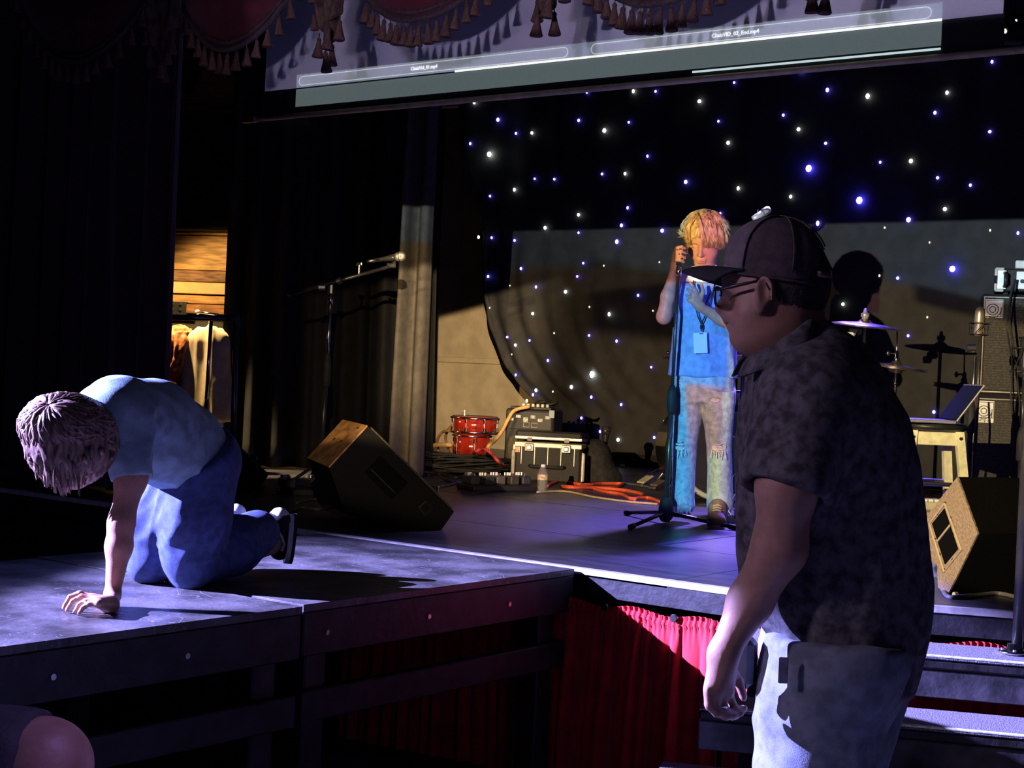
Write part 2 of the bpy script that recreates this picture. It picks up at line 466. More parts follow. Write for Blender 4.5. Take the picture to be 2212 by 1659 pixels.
def nets(D, lo, h):
    S = D < 0; n = D.shape
    c = [(i, j, k) for i in (0, 1) for j in (0, 1) for k in (0, 1)]
    sub = lambda A, o: A[o[0]:n[0] - 1 + o[0], o[1]:n[1] - 1 + o[1], o[2]:n[2] - 1 + o[2]]
    cnt = sum(sub(S, o).astype(np.int8) for o in c)
    I = np.argwhere((cnt > 0) & (cnt < 8))
    idx = np.full((n[0] - 1, n[1] - 1, n[2] - 1), -1, np.int32); idx[tuple(I.T)] = np.arange(len(I))
    val = {o: D[I[:, 0] + o[0], I[:, 1] + o[1], I[:, 2] + o[2]] for o in c}
    acc = np.zeros((len(I), 3)); num = np.zeros(len(I))
    for a in c:
        for ax in range(3):
            if a[ax] == 0:
                b = list(a); b[ax] = 1; b = tuple(b)
                v0, v1 = val[a], val[b]; m = (v0 < 0) != (v1 < 0)
                t = np.where(m, v0 / np.where(m, v0 - v1, 1), 0)
                p = np.tile(np.array(a, float), (len(I), 1)); p[:, ax] += t
                acc[m] += p[m]; num[m] += 1
    V = (I + acc / num[:, None]) * h + lo
    Q = []
    for ax in range(3):
        o1, o2 = [(1, 2), (2, 0), (0, 1)][ax]
        A = np.take(S, range(0, n[ax] - 1), ax); B = np.take(S, range(1, n[ax]), ax)
        E = np.argwhere(A != B)
        E = E[(E[:, o1] > 0) & (E[:, o2] > 0) & (E[:, o1] < n[o1] - 1) & (E[:, o2] < n[o2] - 1)]
        inside = A[tuple(E.T)]
        def cell(d1, d2):
            F = E.copy(); F[:, o1] -= d1; F[:, o2] -= d2; return idx[tuple(F.T)]
        q = np.stack([cell(1, 1), cell(0, 1), cell(0, 0), cell(1, 0)], 1)
        q[~inside] = q[~inside][:, ::-1]
        Q.append(q)
    Q = np.concatenate(Q); Q = Q[(Q >= 0).all(1)]
    return V, Q
def smooth_np(V, Q, it=1, f=.5):
    e = np.concatenate([Q[:, [0, 1]], Q[:, [1, 2]], Q[:, [2, 3]], Q[:, [3, 0]]]); e = np.concatenate([e, e[:, ::-1]])
    deg = np.bincount(e[:, 0], minlength=len(V))[:, None]
    for _ in range(it):
        A = np.zeros_like(V)
        for a in range(3): A[:, a] = np.bincount(e[:, 0], V[e[:, 1], a], len(V))
        V = V + f * (A / np.maximum(deg, 1) - V)
    return V
def normals_np(V, Q):
    fn = np.cross(V[Q[:, 2]] - V[Q[:, 0]], V[Q[:, 3]] - V[Q[:, 1]]); N = np.zeros_like(V)
    for k in range(4):
        for a in range(3): N[:, a] += np.bincount(Q[:, k], fn[:, a], len(V))
    return N / np.maximum(np.linalg.norm(N, axis=1)[:, None], 1e-9)
def folds(V, Q, layers):
    """push the surface in and out: layers of (amplitude, axis, along scale, across scale, seed, centre, radius)"""
    N = normals_np(V, Q); D = np.zeros(len(V))
    for amp, axis, sa, sc, seed, ctr, rad in layers:
        a = Vector(axis).normalized(); x, y = frame(a); off = Vector((seed * 3.1, seed * 1.7, seed * .9))
        C = np.stack([V @ np.array(a) * sa, V @ np.array(x) * sc, V @ np.array(y) * sc], 1)
        wgt = np.ones(len(V)) if ctr is None else np.clip(1.3 - np.linalg.norm(V - np.array(ctr), axis=1) / rad, 0, 1)
        ids = np.nonzero(wgt > .01)[0]
        for i in ids:
            nv = noise.noise(Vector(C[i]) + off); D[i] += amp * wgt[i] * (1 - 2.6 * abs(nv))
    return V + N * D[:, None]
def body(name, sol, h, mat, parent, sm=1, layers=None):
    V, Q = sol.mesh(h)
    V = smooth_np(V, Q, sm)
    if layers: V = folds(V, Q, layers)
    return finish(name, V, mat, parent, quads=Q, smooth=True)

# ------------------------------------------------------------------ palette
deckm = M('stage_black_ply', (.035, .033, .04), .34, .35, 7, spec=.5, bump=.12, bscale=60, stretch=(1, 4, 1))
thrm = M('thrust_scuffed_paint', (.060, .057, .060), .42, .5, 6, spec=.5, bump=.3, bscale=38, col2=(.13, .125, .13), detail=11)
def scratches(m):
    nt = NT(m.node_tree); b = m.node_tree.nodes['Principled BSDF']; old = b.inputs['Base Color'].links[0].from_socket
    tc = nt.new('ShaderNodeTexCoord'); tot = None
    for sc, ds, wd in ((2.3, 1.6, .0035), (5.5, 1.2, .006), (11, 2.0, .009)):
        n = nt.new('ShaderNodeTexNoise'); n.inputs['Scale'].default_value = sc; n.inputs['Detail'].default_value = 2; n.inputs['Distortion'].default_value = ds
        nt.t.links.new(tc.outputs['Object'], n.inputs[0])
        l = nt.ss(nt.m('ABSOLUTE', nt.m('SUBTRACT', n.outputs[0], .5)), wd, wd * .2)
        n2 = nt.new('ShaderNodeTexNoise'); n2.inputs['Scale'].default_value = sc * 1.7; nt.t.links.new(tc.outputs['Object'], n2.inputs[0])
        l = nt.m('MULTIPLY', l, nt.ss(n2.outputs[0], .50, .58)); tot = l if tot is None else nt.m('MAXIMUM', tot, l)
    nt.put(b.inputs['Base Color'], nt.mix(nt.m('MULTIPLY', tot, .7), old, (.26, .25, .26)))
scratches(thrm)
blackp = M('black_paint_timber', (.013, .012, .014), .5, .5, 14, bump=.2, bscale=40)
tapew = M('white_edge_tape', (.42, .40, .40), .6, .15, 30)
redv = M('red_velour', (.52, .006, .013), .8, .15, 12, sheen=.4)
blackc = M('black_masking_cloth', (.0085, .008, .009), .9, .2, 12)
greyc = M('grey_leg_cloth', (.075, .066, .055), .85, .12, 18, bump=.1, bscale=300)
starc = M('star_cloth_black', (.034, .032, .032), .8, .12, 10, bump=.1, bscale=260)
tan = M('tan_wall_paint', (.40, .32, .21), .8, .1, 5, bump=.1, bscale=80)
pine = M('pine_board', (.50, .29, .10), .6, .3, 6, stretch=(1, 1, 9), bump=.08)
oldw = M('old_brown_board', (.22, .12, .06), .7, .4, 8, stretch=(1, 1, 7))
brownw = M('dark_varnished_board', (.20, .085, .035), .6, .3, 7, stretch=(1, 1, 8))
carpet = M('step_carpet', (.15, .14, .165), .95, .75, 260, bump=.5, bscale=300)
chrome = M('chrome', (.75, .75, .75), .16, .05, 10, metal=1)
steel = M('brushed_steel', (.45, .44, .42), .35, .1, 20, metal=1)
blackm = M('black_metal', (.02, .02, .02), .32, .2, 20, spec=.6)
blackpl = M('black_plastic', (.016, .016, .017), .4, .2, 20)
rubber = M('black_rubber', (.02, .02, .02), .7, .2, 20)
wedgem = M('wedge_black_paint', (.0025, .0025, .0028), .7, .2, 100, spec=.12, bump=.2, bscale=300)
cabv = M('black_cabinet_vinyl', (.018, .017, .018), .55, .3, 160, bump=.3, bscale=300)
grille = M('speaker_grille_cloth', (.028, .025, .020), .75, .5, 150)
tanply = M('tan_speaker_carpet', (.25, .18, .10), .75, .15, 120, bump=.6, bscale=140)
woodtop = M('worn_wood_panel', (.22, .115, .045), .6, .35, 12, stretch=(1, 1, 3), bump=.2)

# ------------------------------------------------------------------ the room
def struct(mb, name, mat, smooth=False, parent=None):
    o = mb.build(name, mat, parent, smooth)
    if parent is None: o['kind'] = 'structure'
    return o
floorm = M('house_floor', (.08, .075, .075), .55, .3, 3, bump=.1, bscale=40)
struct(MB().box((-4, 4, -.05), (18, 16, .1)), 'floor', floorm)
struct(MB().box((-4, 5.5, 4.55), (18, 13, .1)), 'ceiling', blackp)
struct(MB().box((-13.05, 5.5, 2.3), (.1, 13, 4.6)), 'wall_left', blackp)
struct(MB().box((5.05, 5.5, 2.3), (.1, 13, 4.6)), 'wall_right', blackp)
struct(MB().box((-4, 12.05, 2.3), (18, .1, 4.6)), 'wall_rear', blackp)
# tan back wall, its left end showing past the star cloth
YB = 10.7
xl = ony(935, 800, YB).x
wb = thing('wall_back', None, None, ((xl + 1) / 2, YB, .8), kind='structure')
for i in range(3):
    x0, x1 = xl + i * 2.44, xl + (i + 1) * 2.44 - .004
    MB().box(((x0 + x1) / 2, YB + .05, 2.4), (x1 - x0, .06, 3.2), b=.004).build('wall_panel', tan, wb)
zb = ony(1050, 780, YB).z
MB().box((xl + 1.3, YB + .005, zb), (2.6, .03, .05), b=.006).build('batten', tan, wb)
MB().box((xl - .1, YB - .02, 2.4), (.16, .2, 3.2), b=.01).build('end_post', M('brown_post', (.12, .07, .035), .6, .3, 9), wb)

# wing wall of boards, seen between the house drape and the black leg
wd = Vector((.913, .407, 0)); wn = Vector((.407, -.913, 0))
w0 = P(440, 640, 11.0)
def onwing(px, py): return onplane(px, py, w0, wn)
ww = thing('wall_wing', None, None, (w0.x, w0.y, .8), kind='structure')
RW = Matrix((wd, -wn, Z)).transposed()
def wboard(y0, y1, mat, proud=0.0, x0=240, x1=930, name='wall_board'):
    a, b = onwing(440, y0), onwing(440, y1); l, r = onwing(x0, 640), onwing(x1, 640)
    c = (l + r) / 2; c.z = (a.z + b.z) / 2
    return MB().box(c + wn * (proud - .02), ((r - l).length, .04 + 2 * max(proud, 0), abs(a.z - b.z) - .004), RW, b=.004).build(name, mat, ww)
wboard(502, 508, pine, .012); wboard(509, 584, pine); wboard(585, 610, oldw, .03)
wboard(611, 637, M('pale_pine_trim', (.72, .5, .2), .5, .1, 8), .05); wboard(638, 657, pine, .03)
wboard(658, 679, M('red_brown_beam', (.36, .16, .05), .6, .3, 9, stretch=(1, 1, 6)), .045)
wboard(680, 960, M('wing_grey_panel', (.10, .09, .065), .7, .2, 5), -.03)
wboard(960, 1010, oldw, .0)
# iron bracket with bolts on the beam's end
c = onwing(392, 668) + wn * .08
br = MB().box(c, (.17, .02, .10), RW, b=.004).build('bracket', blackm, ww)
for dx, dz in ((-.03, .03), (-.03, -.01), (.03, .03), (.03, -.01)):
    q = c + wd * dx + Z * dz; MB().cyl(q, q + wn * .03, .009, seg=8).build('bolt', chrome, br)
# upper brown boards and black masking band over the wing
for i in range(7):
    wboard(272 - 42 * i, 231 - 42 * i, brownw, .0 + .006 * (i % 2))
wboard(272, 502, blackc, .10, name='masking_board')
for (x0, y0, x1, y1) in ((385, 80, 448, 140), (448, 140, 418, 210), (385, 190, 420, 195)):
    a, b = onwing(x0, y0) + wn * .1, onwing(x1, y1) + wn * .1
    MB().tube([a, b], .03, 6).build('strut', blackp, ww)
# brown beam boards under the ceiling
for k, (x0, x1, y0, y1) in enumerate(((640, 700, -40, 22), (702, 830, -60, 28))):
    a, b, c_, d_ = [P(px, py, 9.2) for px, py in ((x0, y0), (x1, y0 - 6), (x1, y1 - 6), (x0, y1))]
    struct(MB().prism([a, b, c_, d_], CV * .08), 'trim_%d' % (k + 1), brownw)

# ------------------------------------------------------------------ stage deck (sheets), edge, fascia
HS = .8
front = [Vector((-12.5, 4.55, HS)), Vector((-2.50, 4.55, HS)), onz(1998, 1309), onz(2197, 1324)]
dd = (front[3] - front[2]).normalized()
front.append(front[3] + dd * 3.2)
def fy(x):
    for a, b in zip(front, front[1:]):
        if a.x <= x <= b.x: return a.y + (b.y - a.y) * (x - a.x) / (b.x - a.x)
    return front[-1].y
stg = thing('stage_floor', None, None, (-4, 5, 0), kind='structure')
rows = [4.55, 5.47, 6.69, 7.91, 9.13, 10.35, 11.9]
xs = [-12.5 + 2.44 * i for i in range(7)]
for j in range(6):
    off = .61 * (j % 2)
    for x0 in xs:
        x0 -= off; x1 = x0 + 2.44 - .005; y0, y1 = rows[j], rows[j + 1] - .005
        x1 = min(x1, 2.0)
        if x0 > 1.9: continue
        if j == 0 or (j == 1 and x1 > -.4):
            pts = [Vector((x0 + (x1 - x0) * i / 8, max(y0, min(fy(x0 + (x1 - x0) * i / 8), y1 - .02)), HS)) for i in range(9)]
            pts += [Vector((x1, y1, HS)), Vector((x0, y1, HS))]
            MB().prism(pts, (0, 0, -.025)).build('deck_panel', deckm, stg)
        else:
            MB().box(((x0 + x1) / 2, (y0 + y1) / 2, HS - .0125), (x1 - x0, y1 - y0, .025), b=.003).build('deck_panel', deckm, stg)
def edge_strip(a, b, inset0, inset1, z0, z1, mat, name, parent, seg=1):
    d = (b - a).normalized(); n = Vector((d.y, -d.x, 0))
    return MB().prism([a + n * -inset0 + Z * (z0), b + n * -inset0 + Z * z0, b + n * -inset0 + Z * z1, a + n * -inset0 + Z * z1], n * (inset0 - inset1)).build(name, mat, parent)
for a, b in zip(front[:-1], front[1:]):
    edge_strip(a, b, .030, -.004, -.018, .0025, tapew, 'edge_tape', stg)
    edge_strip(a, b, .03, .0, -.09, -.019, blackp, 'edge_batten', stg)
    edge_strip(a, b, .12, .085, -.79, -.09, blackp, 'fascia_board', stg)

# ------------------------------------------------------------------ pleated red skirt along the stage front
def skirt_piece(name, a, b, label, zbot, seed, snaps):
    d = (b - a).normalized(); n = Vector((d.y, -d.x, 0)); L = (b - a).length
    rng = random.Random(seed)
    nu = int(L / .0055); ph = []; x = 0
    cuts = [0]
    while cuts[-1] < L: cuts.append(cuts[-1] + rng.uniform(.036, .075))
    def fn(uu, vv):
        s = uu * L
        z = HS - .098 - vv * (HS - .098 - zbot)
        sag = .016 * (1 - cos(2 * pi * (s / .27))) * .5 * max(0, 1 - vv * 2)
        fine = sin(s * 2 * pi / .021 + 1.5 * sin(s * 17))
        k = max(i for i, c in enumerate(cuts) if c <= s); k = min(k, len(cuts) - 2)
        t = (s - cuts[k]) / (cuts[k + 1] - cuts[k])
        big = sin(pi * t) ** .8 * 2 - 1
        d_ = min(1, vv / .16)
        amp = .006 * (1 - d_) * fine + (.004 + .030 * min(1, vv * 1.6)) * d_ * big * (.6 + .4 * sin(k * 2.4)) 
        amp += .03 * vv * sin(s * 5 + 1) + (.007 if .03 < vv < .05 else 0)
        return a + d * (s + .01 * vv * sin(s * 9)) + n * (.028 + .012 + amp) + Z * (z - HS - sag)
    mb = MB().grid(fn, nu, 46)
    r = mb.build(name, redv, None, True, base=((a + b) / 2 - Z * HS + Z * zbot))
    tag(r, label, 'stage skirt')
    for s in snaps:
        c = a + d * s + n * .055 + Z * -.115
        st = MB().torus(c, n, .011, .0035, 12, 6).build('snap', chrome, r)
        MB().cyl(c - n * .006, c + n * .004, .0125, seg=12).build('snap_cap', blackpl, st)
    return r
skirt_piece('stage_skirt', Vector((-4.2, 4.55, HS)), front[1], 'gathered red stage skirt hanging between the thrust platform and the man in the cap', .02, 3, [1.24, 1.52])
skirt_piece('stage_skirt', front[1], front[2] + dd * 1.6, 'gathered red stage skirt hanging above the carpeted steps', .05, 5, [.30, .95, 1.3])

# ------------------------------------------------------------------ thrust platforms
def platform(y0, y1, x0, x1, label):
    t = thing('stage_platform', label, 'platform', ((x0 + x1) / 2, (y0 + y1) / 2, 0), group='thrust platforms')
    cx, cy = (x0 + x1) / 2, (y0 + y1) / 2; lx, ly = x1 - x0, y1 - y0
    MB().box((cx, cy, HS - .011), (lx, ly, .022), b=.0012).build('deck_panel', thrm, t)
    for sx in (-1, 1):
        r = MB().box((cx + sx * (lx / 2 - .02), cy, HS - .022 - .065), (.04, ly - .004, .13), b=.004).build('side_rail', blackp, t)
        MB().box((cx + sx * (lx / 2 - .02), cy, .50), (.04, ly - .02, .09), b=.004).build('stretcher', blackp, t)
        if sx > 0:
            for yy in (y0 + .10, cy - .12, cy + .30):
                MB().cyl((x1 - .003, yy, HS - .09), (x1 + .004, yy, HS - .09), .008, seg=10).build('bolt', steel, r)
    MB().grid(lambda u, v: Vector((x0 - .012 + .008 * sin(u * 60), y0 + u * ly, HS - .03 - v * (HS - .05))), 60, 2).build('light_block_cloth', blackc, t)  # unseen cloth added to keep the key light from under the deck
    for sy in (-1, 1):
        MB().box((cx, cy + sy * (ly / 2 - .02), HS - .022 - .065), (lx - .084, .036, .13), b=.004).build('end_rail', blackp, t)
        for sx in (-1, 1):
            MB().box((cx + sx * (lx / 2 - .085), cy + sy * (ly / 2 - .10), (HS - .025) / 2), (.09, .09, HS - .025), b=.006).build('leg', blackp, t)
    return t
platform(3.17, 4.53, -4.38, -3.12, 'black timber platform butted against the stage edge, its side bare of bolts')
platform(1.70, 3.145, -4.36, -3.10, 'black timber platform with bolted side rail under the kneeling boy')

# ------------------------------------------------------------------ carpeted steps and railing
def step_unit():
    o0 = front[2] - dd * .55; nn = Vector((dd.y, -dd.x, 0)); RS = Matrix((dd, -nn, Z)).transposed()
    t = thing('stage_steps', 'open black wooden steps with grey carpeted treads against the stage', 'steps', (o0.x + 1, o0.y, 0))
    L = 2.6
    for k, (zt, off) in enumerate(((.69, .10), (.535, .385), (.37, .67), (.19, .955))):
        c = o0 + dd * (L / 2 - .1 * k) + nn * (off + .115); c.z = 0
        MB().box(c + Z * (zt - .016), (L, .27, .03), RS, b=.006).build('tread', blackp, t)
        cp = MB().box(c + Z * (zt + .003), (L, .275, .008), RS, b=.003).build('carpet', carpet, t)
        MB().box(c + nn * .128 - dd * (L / 2 - .55) + Z * (zt + .009), (.9, .02, .005), RS, b=.001).build('tape_strip', M('pale_glow_tape', (.6, .72, .58), .6, .3, 60), cp)
        MB().box(c + nn * .118 + Z * (zt - .075), (L, .022, .085), RS, b=.003).build('apron', M('scuffed_black_board', (.035, .033, .038), .5, .6, 12, bump=.3, bscale=25), t)
    for s in (.02, L - .02):
        pts = [o0 + dd * s + nn * a + Z * (b - HS) for a, b in ((.02, .0), (.02, .67), (.2, .67), (1.05, .17), (1.05, 0))]
        MB().prism(pts, dd * .035).build('stringer', blackp, t)
    return t
step_unit()
rb = onz(2188, 1411, .70)
t = thing('handrail_post', 'black steel handrail post on a round flange bolted to the top step', 'railing', rb)
MB().lathe([(.0, 0), (.042, 0), (.045, .004), (.04, .009), (.02, .012), (.017, .03)], rb, seg=20).build('flange', chrome, t, True)
for k in range(4):
    a = k * pi / 2 + .5; q = rb + Vector((cos(a), sin(a), 0)) * .031 + Z * .008
    MB().cyl(q, q + Z * .007, .006, seg=6).build('bolt', steel, t)
r1 = P(2206, 900, 4.45); pb = rb + RV * .012; top = Vector((pb.x, pb.y, 1.62))
MB().tube([pb + Z * .01, top - Z * .02, top + dd * .02, top + dd * 1.2], .0165, 14).build('pole', blackm, t, True)

# ------------------------------------------------------------------ cloths
def curtain(name, mat, top, bot, z0, z1, waves, amp, label, cat='curtain', seed=0, nv=24, hem=True, flare=0.0, group=None, n=None):
    """a hanging cloth between two plan points, folded like drawn fabric"""
    a0, b0 = Vector(top[0]), Vector(top[1]); a1, b1 = Vector(bot[0]), Vector(bot[1])
    rng = random.Random(seed); ph = [rng.uniform(0, 6.3) for _ in range(4)]
    def fn(u, v):
        a = a0.lerp(a1, v); b = b0.lerp(b1, v); d = (b - a).normalized(); nrm = Vector((d.y, -d.x, 0))
        s = u + .012 * sin(u * 23 + ph[0]) + .006 * v * sin(u * 41 + ph[1])
        f = sin(s * waves * 2 * pi + ph[2]); f = (abs(f) ** .7) * (1 if f > 0 else -1)
        o = amp * (1 + .3 * sin(u * 13 + ph[3])) * f * (.75 + .45 * v) + amp * .5 * sin(u * waves * 1.7 * pi + v * 1.3)
        p = a.lerp(b, u); return Vector((p.x, p.y, z1 + (z0 - z1) * v)) + nrm * o
    mb = MB().grid(fn, max(24, int(waves * 14)), nv)
    o = mb.build(name, mat, None, True, base=((a1 + b1) / 2).to_3d() + Z * 0 if False else Vector(((a1.x + b1.x) / 2, (a1.y + b1.y) / 2, z0)))
    md = o.modifiers.new('cloth_thickness', 'SOLIDIFY'); md.thickness = .004; md.offset = 0
    return tag(o, label, cat, group)
# red house drape in front of the wing
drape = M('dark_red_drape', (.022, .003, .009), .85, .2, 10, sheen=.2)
xr = ony(381, 480, 4.92).x
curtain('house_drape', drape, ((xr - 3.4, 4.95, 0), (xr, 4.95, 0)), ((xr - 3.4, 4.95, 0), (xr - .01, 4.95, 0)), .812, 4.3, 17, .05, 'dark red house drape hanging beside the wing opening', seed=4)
# black leg curtain
bl0, bl1 = onz(571, 1012), onz(930, 1022); bl0 = bl0 - (bl1 - bl0) * .28
tl = P(512, 200, 9.9); tr = P(946, 200, 9.85)
cl = curtain('leg_curtain', blackc, ((tl.x, tl.y, 0), (tr.x, tr.y, 0)), ((bl0.x, bl0.y, 0), (bl1.x, bl1.y, 0)), .812, 4.3, 8, .055, 'wide black leg curtain hanging behind the boom microphone', seed=9)
# narrow grey leg in front of its edge, with a turned-up hem
g0, g1 = onz(846, 1022), onz(918, 1026)
gt0, gt1 = P(884, 300, 9.4), P(943, 300, 9.4)
gf = (onz(880, 1024) - CAM); 
curtain('narrow_leg_curtain', greyc, ((gt0.x, gt0.y, 0), (gt1.x, gt1.y, 0)), ((g0.x - CV.x * .3, g0.y - CV.y * .3, 0), (g1.x - CV.x * .3, g1.y - CV.y * .3, 0)), .81, 4.3, 1.6, .035, 'narrow grey leg curtain with a crumpled hem near the drums', seed=2, nv=60)

# star cloth: black, with tiny lamps, its lower end pulled aside
YS = 10.0
lx = [(-200, 985), (150, 1000), (330, 1008), (470, 1040), (505, 1053), (600, 1052), (680, 1062), (740, 1080), (790, 1102), (830, 1130), (860, 1160), (880, 1180), (930, 1190), (990, 1196)]
LZ = [(ony(x, y, YS).z, ony(x, y, YS).x) for y, x in lx]
LZ.sort()
zb_, zt_ = ony(1317, 986, YS).z, 4.4
def leftx(z): return float(np.interp(z, [a for a, b in LZ], [b for a, b in LZ]))
def sfold(x, z):
    g = max(0, min(1, (2.75 - z) / .9)) * max(0, min(1, (-5.9 - x) / 1.6))
    return .012 * sin(x * 7.0 + .6 * sin(z * 1.3)) + .006 * sin(x * 19 + z) + g * .03 * sin((x - leftx(z)) * 26) - .05 * g
def sf(u, v):
    z = zt_ + (zb_ - zt_) * v; x0 = leftx(z); x = x0 + (2.2 - x0) * (u ** 1.6)
    return Vector((x, YS + sfold(x, z), z))
starcloth = MB().grid(sf, 150, 70).build('star_cloth', starc, None, True, base=(-3, YS, zb_))
tag(starcloth, 'black star cloth backdrop set with tiny blue and white lamps', 'backdrop')
starcloth.modifiers.new('cloth_thickness', 'SOLIDIFY').thickness = .004
# its gathered outer edge and hem tape
ed = []
for i in range(40):
    z = ony(1053, 500, YS).z + (ony(1160, 872, YS).z - ony(1053, 500, YS).z) * i / 39
    ed.append(Vector((leftx(z) - .004, YS - .03 + .01 * sin(i * .8), z)))
MB().tube(ed, [.012 + .010 * sin(pi * i / 39) for i in range(40)], 8).build('rolled_edge', starc, starcloth, True)
MB().grid(lambda u, v: Vector((leftx(zb_) + u * 7, YS - .012 + sfold(leftx(zb_) + u * 7, zb_), zb_ + .035 - .05 * v)), 80, 1).build('hem_band', blackc, starcloth)
BL = 'b'; STARS = '''1037,190,b 1086,198,w 1023,221,w 1161,178,b 1264,198,b 1329,162,b 1368,197,w 1415,197,b 1490,150,b 1597,150,b 1585,178,b 1508,218,W 1727,152,c 1786,194,c 1875,208,W
1073,258,c 1110,287,b 1148,287,w 1246,259,b 1302,281,W 1358,264,b 1549,261,b 1690,248,b 1721,278,w 1015,310,b 1055,333,X 1571,308,w 1782,309,b 1397,337,b 1297,375,b 1350,375,w 1744,363,B 1900,350,b
1154,386,b 1197,387,b 1477,392,c 1107,409,w 1595,407,w 1055,423,b 1705,424,w 1857,433,B 1356,449,b 1245,463,w 1177,492,w 1765,482,c 1343,487,c 1429,498,c 1246,502,b 1554,461,b 1032,512,w 1059,513,b 1109,519,b
1332,522,c 1257,568,b 1131,581,b 1246,597,b 1053,597,b 1159,620,b 1220,630,w 1157,678,w 1318,679,w 1378,638,b 1304,574,s 1422,566,s 1059,665,s 1102,617,s 1272,663,s 1408,671,s 1106,729,b 1151,736,b 1124,746,w 1112,766,s
1276,725,b 1335,737,b 1202,720,s 1189,779,b 1405,793,b 1281,809,X 1234,836,w 1118,810,b 1162,843,w 1154,853,b 1149,866,w 1281,858,b 1343,874,b 1195,846,s 1256,903,b 1252,961,w 1298,932,b 1339,950,w 1410,945,b 1432,910,s 1310,994,s
1960,474,c 2039,451,w 1908,491,s 2137,497,s 2197,503,b 2005,523,s 2058,581,B 1935,600,b 1897,595,s 1820,657,w 2001,685,s 1959,725,b 2016,890,b 2006,117,b 2142,133,b 2043,199,w 2016,242,b 2137,284,b 2022,383,b 2096,400,b 1965,347,w'''
def lampm(n, c, s): return M(n, (.02, .02, .02), .4, 0, 5, emis=c, strength=s)
SM = {'b': (lampm('lamp_blue', (.14, .11, 1), 14), .0105), 'c': (lampm('lamp_blue', (), 0), .015), 'B': (lampm('lamp_blue_bright', (.06, .045, 1), 60), .021),
      'w': (lampm('lamp_white', (.78, .88, .8), 9), .0125), 'W': (lampm('lamp_white', (), 0), .015), 'X': (lampm('lamp_white_bright', (.78, .9, .84), 26), .021), 's': (lampm('lamp_dim', (.75, .68, .5), 1.6), .0075)}
for s in STARS.split():
    x, y, k = s.split(','); m_, r = SM[k]
    p = ony(float(x), float(y), YS - .03); p = Vector((p.x, YS + sfold(p.x, p.z) - r * .9 - .006, p.z))
    MB().ball(p, (r * (.85 + .3 * random.random()), r * .7, r * (.9 + .4 * random.random())), 8).build('star_lamp', m_, starcloth, True)

# ------------------------------------------------------------------ film screen lowered under the valance
YSC = 5.3
def S(px, py, dy=0): return ony(px, py, YSC + dy)
sa, sb = S(572, 198), S(2167, 28)
zS = (sa.z + sb.z) / 2
x0, x1 = sa.x, sb.x
scr = thing('film_screen', 'white film screen with black lower border lowered behind the valance', 'screen', ((x0 + x1) / 2, YSC, zS - .2))
scrm = M('screen_fabric', (.52, .51, .53), .8, .03, 200)
MB().box(((x0 + x1) / 2, YSC + .002, zS + .65), (x1 - x0, .004, 1.3)).build('fabric', scrm, scr)
MB().box(((x0 + x1) / 2, YSC + .004, zS - .06), (x1 - x0 + .01, .006, .125)).build('black_border', M('screen_border', (.012, .012, .013), .7, .1, 60), scr)
ra, rb2 = S(532, 227), S(2130, 62)
zr = zS - .135
rod = MB().tube([(ra.x, YSC, zr), (x1 + .2, YSC, zr)], .013, 10).build('weight_rod', M('warm_aluminium', (.75, .58, .36), .5, .1, 20, metal=.2), scr, True)
MB().box((ra.x + .03, YSC, zr), (.10, .03, .028), b=.005).build('rod_end', steel, rod)
# glowing plates standing in for the projected strip of two video names
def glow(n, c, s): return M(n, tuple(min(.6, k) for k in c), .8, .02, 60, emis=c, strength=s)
pa, pb_ = S(642, 172).x, S(2036, 40).x
zt = S(1340, 88).z
MB().box(((pa + pb_) / 2, YSC - .003, zS + .031), (pb_ - pa, .003, .062)).build('picture_glow_strip', glow('strip_glow', (.40, .46, .52), .30), scr)
MB().box(((pa + pb_) / 2, YSC - .003, zS - .05), (pb_ - pa, .003, .085)).build('border_glow', glow('border_glow', (.20, .26, .25), .38), scr)  # emission stands in for projector light on the black border
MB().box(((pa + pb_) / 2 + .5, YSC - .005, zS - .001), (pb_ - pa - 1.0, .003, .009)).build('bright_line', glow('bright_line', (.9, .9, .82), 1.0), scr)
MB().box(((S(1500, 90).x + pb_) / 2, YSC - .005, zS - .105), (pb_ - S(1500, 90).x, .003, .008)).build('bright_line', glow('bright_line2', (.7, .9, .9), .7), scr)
def pill(xa, xb, zc, h, r, y, name, mat):
    pts = []
    for cx_, s0 in ((xb - r, -pi / 2), (xa + r, pi / 2)):
        for i in range(9):
            a = s0 + pi * i / 8; pts.append(Vector((cx_ + r * cos(a), y, zc + r * sin(a))))
    o = MB().prism(pts, (0, .0015, 0)).build(name, mat, scr)
    MB().tube([p + Vector((0, -.001, 0)) for p in pts] + [pts[0] + Vector((0, -.001, 0))], .0014, 4, cap=False).build('outline', glow('pill_line', (.8, .84, .86), .6), o)
    return o
xm = S(1228, 122).x
pill(pa + .02, xm, zS + .030, .044, .021, YSC - .0062, 'name_bar', glow('pill_glow', (.50, .55, .60), .28))
pill(xm + .12, pb_ - .04, zS + .030, .044, .021, YSC - .0062, 'name_bar', glow('pill_glow', (), 0))
def caption(txt, px, py, size, par, mat, y=YSC - .0085, dz=0.0):
    V, F_ = text_mesh(txt, size); c = S(px, py)
    mb = MB(); mb.add([Vector((c.x + v.x, y - v.z, zS + .030 + dz + v.y)) for v in V], F_)
    return mb.build('caption', mat, par)
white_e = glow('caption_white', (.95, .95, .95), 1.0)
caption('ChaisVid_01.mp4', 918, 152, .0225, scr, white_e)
caption('ChaisVID_02_End.mp4', 1590, 76, .0225, scr, white_e)

